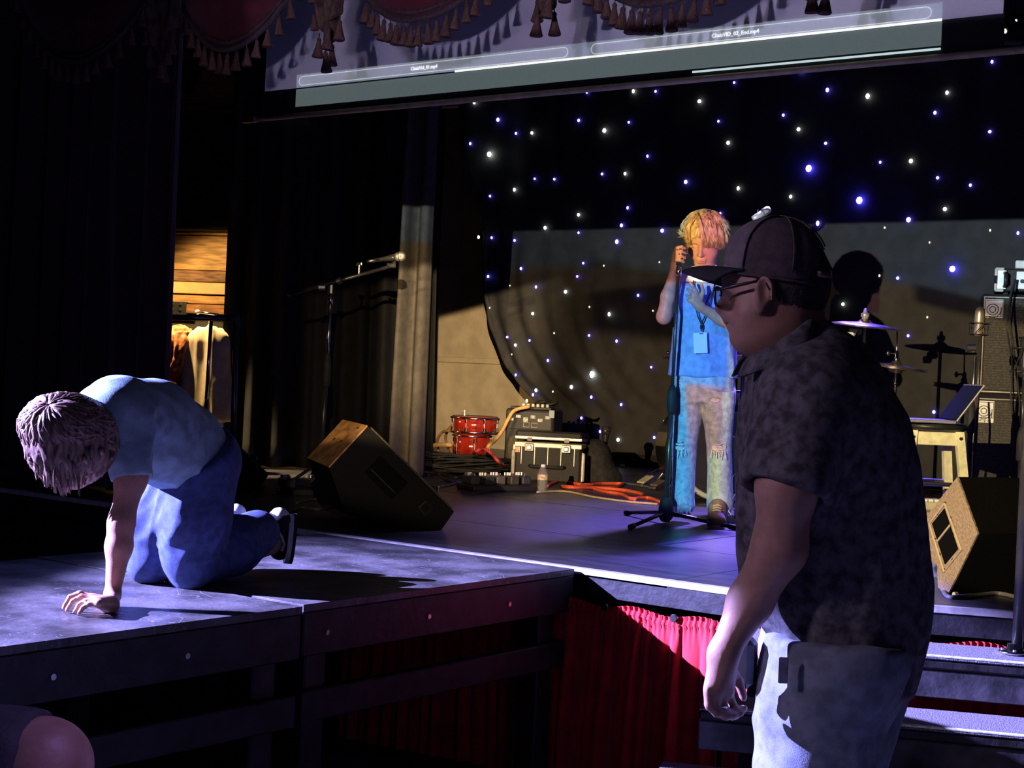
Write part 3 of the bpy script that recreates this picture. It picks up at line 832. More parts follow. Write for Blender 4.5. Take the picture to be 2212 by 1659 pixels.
# ------------------------------------------------------------------ valance: swags, tails, tassels
swagm = M('wine_red_swag', (.075, .007, .012), .8, .2, 12, sheen=.1)
trimm = M('swag_braid', (.045, .026, .028), .8, .3, 50, bump=.3)
tassm = M('tassel_thread', (.085, .04, .028), .8, .4, 40, stretch=(6, 6, 1), bump=.4)
tailm = M('tail_brocade', (.065, .034, .02), .8, .5, 26, bump=.3)
YV = 4.66
tprof = [(.001, 0), (.006, -.002), (.010, -.010), (.008, -.018), (.010, -.026), (.013, -.042), (.019, -.064), (.024, -.080), (.022, -.084), (.001, -.080)]
T0 = {}
def tassel(p, par, sc=1.0):
    p = Vector(p)
    if 'm' not in T0:
        mb = MB(); mb.lathe([(r, h) for r, h in tprof], (0, 0, 0), seg=10)
        mb.tube([(0, 0, .018), (0, 0, -.004)], .0025, 5)
        T0['m'] = mesh_np('tassel', mb.V, mb.F); T0['m'].polygons.foreach_set('use_smooth', np.ones(len(T0['m'].polygons), bool)); T0['m'].materials.append(tassm)
    o = bpy.data.objects.new('tassel', T0['m']); COL.objects.link(o); o.parent = par; WM[o.name] = wm(par)
    o.location = wm(par).inverted() @ p; o.scale = (sc, sc, sc * random.uniform(.92, 1.06)); o.rotation_euler = (random.uniform(-.1, .1), random.uniform(-.1, .1), random.uniform(0, 6))
    return o
def swag(xa, xb, yt, ydip, label, nt_):
    """xa, xb: where the swag's edge reaches height yt in the photograph's frame; ydip its lowest point"""
    a, b = ony(xa, yt, YV), ony(xb, yt, YV); c = ony((xa + xb) / 2, ydip, YV - .05)
    dip = (a.z + b.z) / 2 - c.z; half = (b.x - a.x) / 2; mx = (a.x + b.x) / 2; zt2 = 4.25; zedge = (a.z + b.z) / 2
    k = dip / half ** 2; H = half * 1.35
    def edge(s): x = mx + s * H; return x, zedge - dip + k * (x - mx) ** 2
    def fn(u, v):
        s = u * 2 - 1; x, ze = edge(s); z = zt2 + (ze - zt2) * v
        xx = mx + (x - mx) * (.88 + .12 * v)
        o = .035 * sin(v * 24 - 2.5 * abs(s) ** 2) * (1 - .6 * s * s) + .10 * v * (1 - s * s)
        return Vector((xx, YV + .05 - o, max(z, ze)))
    t = MB().grid(fn, 40, 48).build('valance_swag', swagm, None, True, base=(mx, YV, zedge - dip))
    tag(t, label, 'valance', 'swags of the valance'); t.modifiers.new('cloth_thickness', 'SOLIDIFY').thickness = .004
    ep = []
    for i in range(41):
        x, z = edge(i / 20 - 1); s = i / 20 - 1
        ep.append(Vector((x, YV + .05 - .10 * (1 - s * s) - .035 * sin(24 - 2.5 * s * s) * (1 - .6 * s * s) - .006, z)))
    MB().tube(ep, .014, 6).build('braid', trimm, t, True)
    MB().tube([p + Z * .03 for p in ep], .010, 6).build('braid', trimm, t, True)
    for i in range(nt_):
        s = (i + .5) / nt_ * 40; j = int(s); f = s - j; p = ep[j].lerp(ep[j + 1], f)
        tassel(p - Z * .024, t, 1.0)
    return t
def tail(px, w_, ybot, label, seed):
    rng = random.Random(seed); c = ony(px, ybot, YV - .12); hw = w_ / 2
    zb2 = c.z
    def fn(u, v):
        s = u * 2 - 1; z = 4.25 + (zb2 + .12 * abs(s + .25) - 4.25) * v
        return Vector((c.x + s * hw * (.8 + .25 * v) + .006 * sin(v * 40 + u * 9), YV - .11 - .03 * sin(u * 5 * pi + seed) - .02 * sin(v * 16 + u * 5), z))
    t = MB().grid(fn, 36, 60).build('valance_tail', tailm, None, True, base=(c.x, YV - .1, zb2))
    tag(t, label, 'valance', 'tails of the valance'); t.modifiers.new('cloth_thickness', 'SOLIDIFY').thickness = .006
    for i in range(5):
        s = -.9 + .45 * i; q = fn((s + 1) / 2, 1)
        tassel(q + Vector((0, -.01, -.01 - .02 * rng.random())), t, 1.05)
    for i in range(6):
        q = fn(.03, .55 + .08 * i); tassel(q + Vector((-.01, -.01, -.01)), t, .8)
    return t
swag(58, 312, 20, 128, 'dark wine swag with tassel fringe over the unlit end of the stage', 17)
swag(392, 628, -6, 100, 'wine red swag with tassel fringe beside the edge of the film screen', 17)
swag(808, 1012, -2, 36, 'red swag with tassel fringe whose lining catches the light, in front of the film screen', 16)
swag(1300, 1560, -46, 2, 'red swag of which only the tassel fringe hangs into view over the second video name', 16)
tail(352, .16, 132, 'unlit brocade tail with tassels hanging over the house drape', 1)
tail(709, .12, 104, 'long brocade tail with tassels hanging over the corner of the film screen', 2)
tail(1183, .15, 28, 'brocade tail with tassels hanging above the end of the first video name', 3)
tail(1776, .12, -26, 'brocade tail of which only the tassel tips hang into view', 4)

# small brown triangle of a hanging frame below the screen
q = [P(px, py, 9.6) for px, py in ((956, 190), (992, 188), (990, 230), (955, 232))]
fr = MB().prism(q, CV * .05).build('scenery_flat', brownw, None)
tag(fr, 'small brown scenery board showing under the film screen by the black leg', 'scenery')
MB().tube([q[2] - CV * .01, q[3] - CV * .01], .012, 6).build('batten', oldw, fr)

# ------------------------------------------------------------------ floor monitors
knobm = M('cream_knob', (.7, .68, .6), .4, .05, 20)
def wedge_profile(pts, ex, ext, name, label, body_mat, top_mat=None, top_edge=None, group=None, face_mat=None):
    """pts: outline of the end panel (world), ex: unit direction to the other end, ext: cabinet length"""
    c = sum(pts, Vector()) / len(pts); base = Vector((c.x, c.y, HS)) + ex * ext / 2; base.z = HS
    t = thing(name, label, 'speaker', base, group=group)
    MB().prism(pts, ex * ext).build('cabinet', body_mat, t)
    return t
# the one between the two boys: end panel towards the viewer, top and back in the projector's light
WX = (RV * -.29 + CV * .957).normalized(); WO = -WX; cw0 = onz(953, 1143)
def centre_wedge(shift, label, wood):
    E = [(795, 921), (981, 1105), (955, 1143), (872, 1146), (745, 1110), (712, 1011)]
    pts = [onplane(x, y, cw0, WX) + shift for x, y in E]
    low = min(p.z for p in pts)
    for p in pts: p.z = max(p.z, HS + .001)
    ex = WX; L = .56
    t = wedge_profile(pts, ex, L, 'floor_monitor', label, wedgem)
    a, b = pts[0], pts[5]; n = (b - a).cross(ex).normalized()
    if n.z < 0: n = -n
    tp = MB().prism([a + n * .001, b + n * .001, b + ex * L + n * .001, a + ex * L + n * .001], n * .006).build('top_panel', wood, t)
    for f1, f2 in ((.45, .35), (.45, .65), (.1, .2)):
        q = a.lerp(b, f1) + ex * L * f2 + n * .007
        MB().box(q, (.035, .012, .004), Matrix((ex, (b - a).normalized(), n)).transposed()).build('screw_slot', rubber, tp)
    # grille cloth on the sloping face
    a, b = pts[0], pts[1]; n = ex.cross(b - a).normalized()
    if n.z < 0: n = -n
    g = [a.lerp(b, .03) + ex * .01, a.lerp(b, .97) + ex * .01, a.lerp(b, .97) + ex * (L - .01), a.lerp(b, .03) + ex * (L - .01)]
    MB().prism([p + n * .001 for p in g], n * .008).build('grille', grille, t)
    # recessed handle and port on the end panel
    q = pts[0].lerp(pts[3], .5); dsl = (pts[1] - pts[0]).normalized(); up = WO.cross(dsl)
    Rs = Matrix((dsl, up, WO)).transposed()
    MB().box(q, (.17, .10, .006), Rs, b=.002).build('handle_plate', M('deep_black', (.003, .003, .003), .9, 0, 5, spec=.05), t)
    MB().box(q + WO * .005 - up * .02, (.15, .006, .008), Rs, b=.002).build('handle_bar', blackm, t)
    q = pts[2].lerp(pts[0], .16) + WO * .003 - dsl * .03
    MB().torus(q, WO, .03, .004, 4, 6).build('corner_port', blackm, t)
    MB().box(pts[0].lerp(pts[1], .8) + n * .02 + ex * .1, (.05, .01, .03), b=.003).build('grille_clip', blackm, t)
    return t, pts
cwt, cpts = centre_wedge(Vector((0, 0, 0)), 'black floor monitor wedge with a bare wooden top panel before the boom microphone', woodtop)
lw = onz(556, 1058)
sh = Vector((lw.x - cw0.x, lw.y - cw0.y, 0))
centre_wedge(sh, 'dark floor monitor wedge standing behind the kneeling boy', wedgem)
# the tan-ended one by the railing
e2 = (CV * .42 + RV * .907).normalized(); e1 = Vector((-e2.y, e2.x, 0))
pb0 = onz(2048, 1287); pn = e2
E = [(2072, 1030), (2116, 1152), (2050, 1287), (2030, 1268), (2028, 1220), (1984, 1202), (1984, 1142)]
pts = [onplane(x, y, pb0, pn) for x, y in E]
for p in pts: p.z = max(p.z, HS + .001)
t = wedge_profile(pts, e2, .62, 'floor_monitor', 'floor monitor wedge with tan carpeted end panel beside the handrail post', wedgem)
nrm = -e2
def onp(x, y, off=0.0): return onplane(x, y, pb0, pn) + nrm * off
ep = MB().prism([p + nrm * .001 for p in pts], nrm * .007).build('end_panel', tanply, t)
def qpx(x, y): return (1880 + x / 3.606, 980 + y / 3.606)
fr = [qpx(*q) for q in ((597, 385), (478, 545), (595, 920), (725, 748))]
inn = [qpx(*q) for q in ((595, 428), (500, 545), (600, 862), (700, 742))]
MB().tube([onp(*q, .009) for q in fr] + [onp(*fr[0], .009)], .006, 6).build('handle_rim', M('tan_rim', (.34, .26, .16), .6, .1, 30), ep)
MB().prism([onp(*q, .0085) for q in inn], nrm * .003).build('handle_recess', M('deep_black', (.003, .003, .003), .9, 0, 5, spec=.05), ep)
MB().tube([onp(*qpx(548, 680), .014), onp(*qpx(648, 555), .014)], .004, 6).build('handle_bar', M('tan_rim', (), 0), ep)
for q in ((600, 385), (538, 468), (476, 548), (517, 664), (556, 785), (595, 905), (660, 828), (722, 748), (681, 627), (640, 502)):
    c = onp(*qpx(*q), .008); MB().cyl(c, c + nrm * .004, .0055, seg=8).build('screw', blackm, ep)
jp = [qpx(*q) for q in ((430, 835), (540, 860), (530, 975), (425, 935))]
MB().prism([onp(*q, .0) + e2 * .02 for q in jp], nrm * .012).build('jack_plate', steel, t)
c = onp(*qpx(480, 905), .02); MB().tube([c + nrm * -.01, c + nrm * .05, c + nrm * .10 + e1 * .03], .012, 8).build('cable_plug', blackpl, t)

# ------------------------------------------------------------------ microphone stands and microphones
def mic(name, label, head, tail, col, body_m, headm, r=.024, parent=None):
    """hand-held dynamic microphone: ball grille, collar, tapering body, connector"""
    head, tail = Vector(head), Vector(tail); d = (tail - head).normalized(); L = (tail - head).length
    t = thing(name, label, 'microphone', tail)
    MB().lathe([(.001, -.026), (r * .6, -.022), (r * .92, -.010), (r, .004), (r * .93, .018), (r * .75, .030)], head, d, 16).build('grille_ball', headm, t, True)
    MB().torus(head + d * .008, d, r * 1.02, .0025, 16, 6).build('ring', chrome, t, True)
    MB().lathe([(r * .74, .03), (r * .72, .045), (r * .55, .075), (r * .46, L * .8), (r * .44, L), (.001, L)], head, d, 16).build('body', body_m, t, True)
    MB().lathe([(r * .38, L), (r * .38, L + .035), (r * .25, L + .05), (.001, L + .05)], head, d, 12).build('connector', steel, t, True)
    return t
meshm = M('mic_mesh', (.36, .35, .33), .38, .5, 400, metal=.8, bump=.4, bscale=500)
# (a) boom stand before the black leg curtain
D = 8.3
t = thing('boom_microphone_stand', 'tall boom microphone stand in front of the black leg curtain', 'microphone stand', onz(700, 1062))
bp = P(715, 618, D); foot = onz(703, 1060); foot = Vector((bp.x, bp.y, HS))
m1 = P(706, 800, D); m2 = P(714, 650, D)
foot = Vector((m1.x - .02, m1.y, HS))
MB().tube([foot + Z * .1, m1], .013, 10).build('lower_tube', blackm, t, True)
MB().lathe([(.014, -.09), (.022, -.085), (.024, 0), (.018, .07), (.012, .09)], m1, Z, 14).build('clutch', rubber, t, True)
MB().tube([m1, m2], .008, 10).build('upper_tube', chrome, t, True)
MB().cyl(m2 - Z * .02, m2 + Z * .03, .013).build('collar', chrome, t, True)
MB().box(bp - Z * .012, (.035, .03, .07), b=.008).build('pivot_head', blackm, t)
q = bp - RV * .005 - CV * .04; MB().cyl(q + RV * -.02 - Z * .01, q - RV * .055 - Z * .012, .017).build('wing_knob', steel, t)
b0, b1 = P(623, 637, D), P(848, 574, D - .1)
boom = MB().tube([b0, b1], .0095, 10).build('boom_arm', blackm, t, True)
MB().cyl(b0 - (b1 - b0).normalized() * .004, b0 + (b1 - b0).normalized() * .01, .011).build('end_ring', steel, boom)
c = b0.lerp(b1, .47); MB().cyl(c, c + (b1 - b0).normalized() * .02, .019).build('clamp', steel, boom)
c = b0.lerp(b1, .68); MB().cyl(c, c + Z * .055, .007).build('thumb_screw', steel, boom); MB().box(c + Z * .06, (.04, .012, .02), b=.004).build('thumb_wing', steel, boom)
MB().tube([b1 - RV * .03, b1 + RV * .012 + Z * .0, P(850, 566, D - .1)], .014, 8).build('mic_clip', rubber, t, True)
for k in range(3):
    a = k * 2.094 + .5; MB().tube([foot + Z * .16, foot + Vector((cos(a), sin(a), 0)) * .30 + Z * .012], .009, 8).build('leg', blackm, t, True)
mic('microphone', 'vocal microphone clipped level on the boom stand', P(866, 554, D - .12), P(812, 562, D - .1), 0, blackm, meshm, .027)
# (b) straight stand the singer holds
DS = 7.42
base = onz(1437, 1131)
topm = P(1466, 582, DS - .1)
ax = (topm - (base + Z * .03)).normalized()
t = thing('microphone_stand', 'straight black microphone stand gripped by the singer', 'microphone stand', base)
j1 = base.lerp(topm, .475)
MB().tube([base + Z * .07, j1], .0125, 12).build('lower_tube', M('satin_black_metal', (.10, .085, .075), .28, .1, 10, metal=.7), t, True)
MB().tube([j1, topm], .0085, 12).build('upper_tube', M('satin_black_metal', (), 0), t, True)
MB().lathe([(.014, -.05), (.020, -.04), (.022, 0), (.022, .05), (.012, .085)], j1, ax, 16).build('clutch', rubber, t, True)
MB().lathe([(.02, 0), (.034, .02), (.036, .06), (.03, .10), (.016, .12)], base + Z * .01, ax, 18).build('hub', rubber, t, True)
for fx, fy_ in ((1354, 1113), (1363, 1144), (1588, 1146)):
    e = onz(fx, fy_); e.z = HS + .013; s0 = base + Z * .055
    lg = MB().tube([s0, s0.lerp(e, .12), e], .0095, 8).build('leg', blackm, t, True)
    dv = (e - s0).normalized(); MB().tube([e - dv * .03, e + dv * .012], .0135, 8).build('rubber_foot', rubber, lg, True)
MB().cyl(topm - ax * .03, topm + ax * .012, .013).build('collar', chrome, t, True)
hm = P(1474, 541, DS - .10)
mic('microphone', 'vocal microphone held in the singer\'s raised hand', hm, P(1467, 572, DS - .10) , 0, blackm, M('mic_mesh_dark', (.12, .11, .10), .35, .4, 400, metal=.8, bump=.3, bscale=500), .026)
# cable from the microphone
def cable(name, label, pts, r, mat, smooth=True, group=None, cat='cable'):
    pts = [Vector(p) for p in pts]; out = []
    n = len(pts)
    for i in range(n - 1):
        p0, p1, p2, p3 = pts[max(i - 1, 0)], pts[i], pts[i + 1], pts[min(i + 2, n - 1)]
        for k in range(7):
            t = k / 7; out.append(.5 * ((2 * p1) + (p2 - p0) * t + (2 * p0 - 5 * p1 + 4 * p2 - p3) * t * t + (3 * p1 - p0 - 3 * p2 + p3) * t ** 3))
    out.append(pts[-1])
    o = MB().tube(out, r, 6).build(name, mat, None, smooth)
    return tag(o, label, cat, group)
# (c) large condenser on a stand by the amplifiers
DC = 7.6
t = thing('microphone_stand', 'black boom stand carrying the champagne condenser microphone by the amplifiers', 'microphone stand', onz(2106, 1150))
ft = P(2092, 1010, DC); ft.z = HS
k1, k2 = P(2098, 893, DC), P(2107, 770, DC)
MB().tube([ft + Z * .05, k1], .013, 10).build('lower_tube', blackm, t, True)
MB().lathe([(.014, -.10), (.019, -.09), (.021, 0), (.014, .06)], k1, Z, 12).build('clutch', rubber, t, True)
MB().tube([k1, k2], .008, 10).build('upper_tube', steel, t, True)
MB().tube([P(2106, 970, DC - .05), P(2119, 712, DC - .08)], .0095, 10).build('boom_arm', M('satin_black_metal', (), 0), t, True)
MB().cyl(P(2106, 752, DC) - RV * .0, P(2096, 752, DC) - RV * .02, .022).build('wing_knob', steel, t)
for k in range(3):
    a = k * 2.094 + .2; MB().tube([ft + Z * .14, ft + Vector((cos(a), sin(a), 0)) * .28 + Z * .012], .009, 8).build('leg', blackm, t, True)
ch, cb = P(2118, 668, DC - .1), P(2114, 712, DC - .1)
champ = M('champagne_metal', (.55, .47, .36), .35, .15, 300, metal=.7)
t = thing('condenser_microphone', 'champagne coloured condenser microphone cradled in a black shock mount', 'microphone', cb)
ax = (ch - cb).normalized()
MB().lathe([(.001, -.03), (.018, -.03), (.022, -.02), (.023, .03), (.0245, .033), (.0245, .085), (.02, .102), (.01, .111), (.001, .113)], cb, ax, 18).build('body', champ, t, True)
MB().torus(cb + ax * .032, ax, .0245, .002, 18, 6).build('ring', steel, t, True)
for h, r in ((-.025, .045), (.03, .05)): MB().torus(cb + ax * h, ax, r, .003, 20, 6).build('shock_ring', blackm, t, True)
for i in range(8):
    a = i * pi / 4; x0_, y0_ = frame(ax)
    p, q = cb + ax * -.025 + (x0_ * cos(a) + y0_ * sin(a)) * .045, cb + ax * .03 + (x0_ * cos(a + .8) + y0_ * sin(a + .8)) * .05
    MB().tube([p, q], .002, 4).build('elastic', rubber, t); 
# (d) dark condenser at the frame's edge
DE = 7.2
t = thing('microphone_stand', 'black stand holding the dark condenser microphone before the bass cabinets', 'microphone stand', onz(2204, 1180))
ft = P(2206, 1000, DE); ft.z = HS
MB().tube([ft + Z * .05, P(2207, 960, DE)], .013, 10).build('lower_tube', blackm, t, True)
MB().lathe([(.015, -.08), (.024, -.07), (.024, .03), (.014, .08)], P(2207, 960, DE), Z, 12).build('clutch', rubber, t, True)
MB().tube([P(2207, 960, DE), P(2212, 820, DE)], .009, 8).build('upper_tube', blackm, t, True)
for k in range(3):
    a = k * 2.094 + 1.2; MB().tube([ft + Z * .14, ft + Vector((cos(a), sin(a), 0)) * .28 + Z * .012], .009, 8).build('leg', blackm, t, True)
t = thing('condenser_microphone', 'dark condenser microphone in a wire cradle at the bass cabinets', 'microphone', P(2212, 820, DE))
MB().lathe([(.001, 0), (.026, 0), (.03, .02), (.031, .10), (.028, .16), (.018, .19), (.001, .2)], P(2214, 815, DE), Z, 16).build('body', blackm, t, True)
c = P(2206, 775, DE)
for i in range(6):
    a = i * pi / 3; MB().tube([c + Vector((cos(a), sin(a), 0)) * .04 - Z * .06, c + Vector((cos(a + .9), sin(a + .9), 0)) * .055 + Z * .05], .0022, 4).build('elastic', rubber, t)
for h in (-.06, .05): MB().torus(c + Z * h, Z, .05, .003, 18, 6).build('shock_ring', blackm, t, True)
# (e) silver overhead microphone rising behind the cap
DO = 9.4
t = thing('overhead_microphone_stand', 'boom stand rising behind the man\'s cap towards the star cloth', 'microphone stand', onz(1700, 1110))
ft = Vector((P(1700, 900, DO).x, P(1700, 900, DO).y, HS)); tp = Vector((ft.x, ft.y, 2.0))
MB().tube([ft + Z * .05, tp], .012, 8).build('lower_tube', blackm, t, True)
MB().tube([P(1690, 560, DO), P(1640, 470, DO)], .008, 8).build('boom_arm', blackm, t, True)
MB().tube([P(1636, 468, DO), P(1637, 452, DO)], .003, 5).build('clip_wire', steel, t)
for k in range(3):
    a = k * 2.094; MB().tube([ft + Z * .14, ft + Vector((cos(a), sin(a), 0)) * .28 + Z * .012], .009, 8).build('leg', blackm, t, True)
t = thing('overhead_microphone', 'silver tube microphone aimed upward just above the man\'s cap', 'microphone', P(1632, 470, DO))
silv = M('silver_mic', (.80, .82, .84), .4, .05, 100, metal=.3)
a_, b_ = P(1632, 470, DO), P(1668, 448, DO)
MB().lathe([(.001, -.02), (.018, -.02), (.02, 0), (.022, .05), (.001, .05)], a_, b_ - a_, 14).build('body', silv, t, True)
MB().lathe([(.024, .05), (.026, .06), (.026, .09), (.016, .105), (.001, .107)], a_, b_ - a_, 14).build('grille', meshm, t, True)
# (f) low microphone before the star cloth
DL = 10.2
f0 = onz(1302, 1014); h0 = P(1309, 928, DL); f0 = Vector((h0.x - .03, h0.y, HS))
t = thing('low_microphone_stand', 'short stand with low boom arm holding a black microphone near the star cloth hem', 'microphone stand', f0)
MB().lathe([(.10, 0), (.10, .012), (.02, .02), (.012, .03)], f0, Z, 18).build('base', blackm, t, True)
MB().tube([f0 + Z * .02, P(1304, 985, DL)], .008, 8).build('pole', blackm, t, True)
MB().tube([P(1275, 996, DL), P(1350, 1006, DL)], .006, 8).build('boom_arm', blackm, t, True)
mic('microphone', 'black ball headed microphone upright on the short stand', h0, P(1306, 978, DL), 0, blackpl, rubber, .034)

# ------------------------------------------------------------------ bass rig
DA = 8.35
AX = (RV * .96 + CV * -.28).normalized(); AY = Vector((-AX.y, AX.x, 0)); RA = Matrix((AX, AY, Z)).transposed()
alum = M('pale_piping', (.55, .50, .42), .5, .1, 30)
def cab(px, yt, yb, w_, dep, label, logo, badge, zbot=None):
    tl = P(px, yt, DA); bl = P(px, yb, DA); zb_ = bl.z if zbot is None else zbot; h_ = tl.z - zb_
    c = tl + AX * w_ / 2 + AY * dep / 2; c.z = zb_ + h_ / 2
    t = thing('bass_cabinet', label, 'amplifier', (c.x, c.y, zb_))
    MB().box(c, (w_, dep, h_), RA, b=.012).build('cabinet', cabv, t)
    f = c - AY * (dep / 2)
    g = MB().box(f - AY * .002, (w_ - .05, .012, h_ - .05), RA, b=.003).build('grille', grille, t)
    nl = int((h_ - .06) / .014)
    for i in range(nl): MB().box(f - AY * .0085 + Z * (-h_ / 2 + .03 + .014 * (i + .5)), (w_ - .06, .002, .008), RA).build('weave_rib', M('grille_rib', (.042, .037, .030), .7, .4, 90), g)
    o = [(-1, -1), (1, -1), (1, 1), (-1, 1)]
    MB().tube([f - AY * .006 + AX * (i * (w_ / 2 - .018)) + Z * (j * (h_ / 2 - .018)) for i, j in o + o[:1]], .004, 6).build('piping', alum, t)
    # badge: square plate with concentric rings opening to a stem
    lx, ly, sz = badge; q = f - AY * .012 + AX * (-w_ / 2 + lx) + Z * (h_ / 2 - ly)
    pl = MB().box(q, (sz, .006, sz * (1.25 if logo else 1)), RA, b=.002).build('badge', M('badge_white', (.8, .78, .7), .5, .05, 40), t)
    q = q - AY * .0035 + Z * (sz * .1 if logo else 0)
    ink = M('badge_ink', (.03, .03, .03), .5, 0, 10)
    cc = q + AX * -sz * .06 - Z * sz * .06
    for r in (.16, .30): MB().torus(cc, AY, sz * r, sz * .022, 24, 5).build('logo_ring', ink, pl)
    MB().torus(cc, AY, sz * .44, sz * .022, 24, 5, arc=.32, x=AX).build('logo_arc', ink, pl)
    MB().box(cc + AX * sz * .44 - Z * sz * .12, (sz * .045, .002, sz * .5), RA).build('logo_stem', ink, pl)
    MB().tube([q + AX * sz * .46 * i + Z * sz * .44 * j for i, j in ((-1, -1), (1, -1), (1, 1), (-1, 1), (-1, -1))], sz * .02, 4).build('logo_frame', ink, pl)
    if logo:
        V, F_ = text_mesh('ampeg', sz * .27); mb = MB()
        mb.add([q - Z * sz * .58 + AX * v.x + Z * v.y - AY * v.z for v in V], F_); mb.build('logo_word', ink, pl)
    return t, c, h_, tl
lc = cab(2100, 853, 1100, .66, .42, 'lower bass cabinet with ribbed grille cloth and ring badge, standing on the stage', True, (.070, .088, .095), HS)
uc = cab(2120, 634, 848, .60, .40, 'upper bass cabinet with round ring badge, stacked under the amplifier head', False, (.068, .080, .100), lc[1].z + lc[2] / 2 + .004)
# head
hl = P(2150, 590, DA); zb_ = uc[1].z + uc[2] / 2 + .004; hw, hd, hh = .52, .32, .125
c = hl + AX * hw / 2 + AY * hd / 2; c.z = zb_ + .012 + hh / 2
t = thing('amplifier_head', 'bass amplifier head with bright metal front panel on top of the cabinets', 'amplifier', (c.x, c.y, zb_))
MB().box(c, (hw, hd, hh), RA, b=.008).build('case', cabv, t)
f = c - AY * hd / 2
MB().box(f - AY * .003 + AX * .045, (hw - .13, .01, hh - .03), RA, b=.002).build('front_panel', M('bright_aluminium', (.80, .82, .82), .35, .05, 40, metal=.2), t)
pn_ = MB().box(f - AY * .006 + AX * .06 - Z * .006, (hw - .18, .008, .05), RA, b=.002).build('control_plate', M('white_plate', (.85, .86, .82), .5, .03, 40), t)
for i in range(5):
    MB().cyl(f - AY * .009 + AX * (-.12 + .075 * i) - Z * .006, f - AY * .022 + AX * (-.12 + .075 * i) - Z * .006, .011, seg=10).build('knob', blackpl, pn_)
MB().box(f - AY * .008 - AX * (hw / 2 - .035), (.05, .014, hh - .02), RA, b=.003).build('side_plate', steel, t)
MB().tube([f - AY * .015 - AX * (hw / 2 - .05) + Z * .035, f - AY * .05 - AX * (hw / 2 - .055) + Z * .025, f - AY * .05 - AX * (hw / 2 - .055) - Z * .025, f - AY * .015 - AX * (hw / 2 - .05) - Z * .035], .011, 8).build('handle', blackpl, t, True)
for i in (-1, 1):
    for j in (-1, 1):
        q = f + AX * i * (hw / 2 - .012) + Z * j * (hh / 2 - .012) - AY * .001
        mb = MB(); mb.box(q - AX * i * .012 + Z * j * .008, (.045, .03, .014), RA, b=.003); mb.box(q + AX * i * .008 - Z * j * .010, (.014, .03, .04), RA, b=.003)
        mb.build('corner_guard', alum, t)
for i in (-1, 1): MB().cyl(c + AX * i * .2 - AY * .1 - Z * (hh / 2), c + AX * i * .2 - AY * .1 - Z * (hh / 2 + .012), .014, seg=10).build('foot', rubber, t)
q = P(2212, 576, DA)
t = thing('tuner_pedal', 'small pale box resting on top of the bass amplifier head', 'box', (q.x, q.y, c.z + hh / 2))
MB().box((q.x, q.y, c.z + hh / 2 + .024), (.09, .07, .044), RA, b=.005).build('case', M('pale_box', (.7, .7, .66), .5, .05, 30), t)
MB().cyl(Vector((q.x, q.y, c.z + hh / 2 + .046)), Vector((q.x, q.y, c.z + hh / 2 + .056)), .012, seg=10).build('knob', blackpl, t)
fx = f
cable('signal_cable', 'thin black lead dangling from the amplifier head down the cabinets', [f - AY * .012 - AX * .16, f - AY * .05 - AX * .16 - Z * .03, P(2176, 700, DA - .12), P(2182, 760, DA - .1), P(2184, 860, DA - .1), P(2190, 940, DA - .1), P(2184, 1030, DA - .1)], .004, blackpl)
cable('power_cable', 'second thicker black lead hanging in front of the bass cabinets', [f - AY * .05 - AX * .155, P(2180, 660, DA - .14), P(2190, 760, DA - .14), P(2202, 860, DA - .14), P(2208, 960, DA - .14)], .006, rubber)
# green box beside the stool, keyboard-like case on top
q = onz(2005, 1118); rq = Matrix.Rotation(radians(28), 3, 'Z')
mint = M('mint_case', (.42, .50, .36), .5, .1, 20)
t = thing('mint_flight_case', 'mint green equipment case on the floor behind the tan monitor', 'case', q)
DQ = 6.6; c0 = P(2000, 1090, DQ); c0 = Vector((c0.x, c0.y, HS))
t.location = c0; WM[t.name] = Matrix.Translation(c0)
MB().box(c0 + Z * .085, (.34, .26, .165), rq, b=.012).build('body', mint, t)
MB().box(c0 + Z * .172, (.35, .27, .02), rq, b=.006).build('lid', M('grey_lid', (.30, .32, .26), .5, .1, 20), t)
for i in range(-1, 2): MB().box(c0 + rq @ Vector((.09 * i, -.135, .15)), (.05, .012, .03), rq, b=.003).build('latch', steel, t)
t = thing('small_keyboard', 'small cream keyed instrument lying on the mint green case', 'keyboard', c0 + Z * .183)
MB().box(c0 + Z * .205, (.34, .16, .042), rq, b=.008).build('body', M('dark_cream', (.38, .36, .27), .5, .1, 20), t)
for i in range(12): MB().box(c0 + rq @ Vector((-.135 + .0245 * i, -.05, .2285)), (.022, .07, .012), rq, b=.002).build('key', M('key_cream', (.72, .72, .60), .4, .05, 20), t)

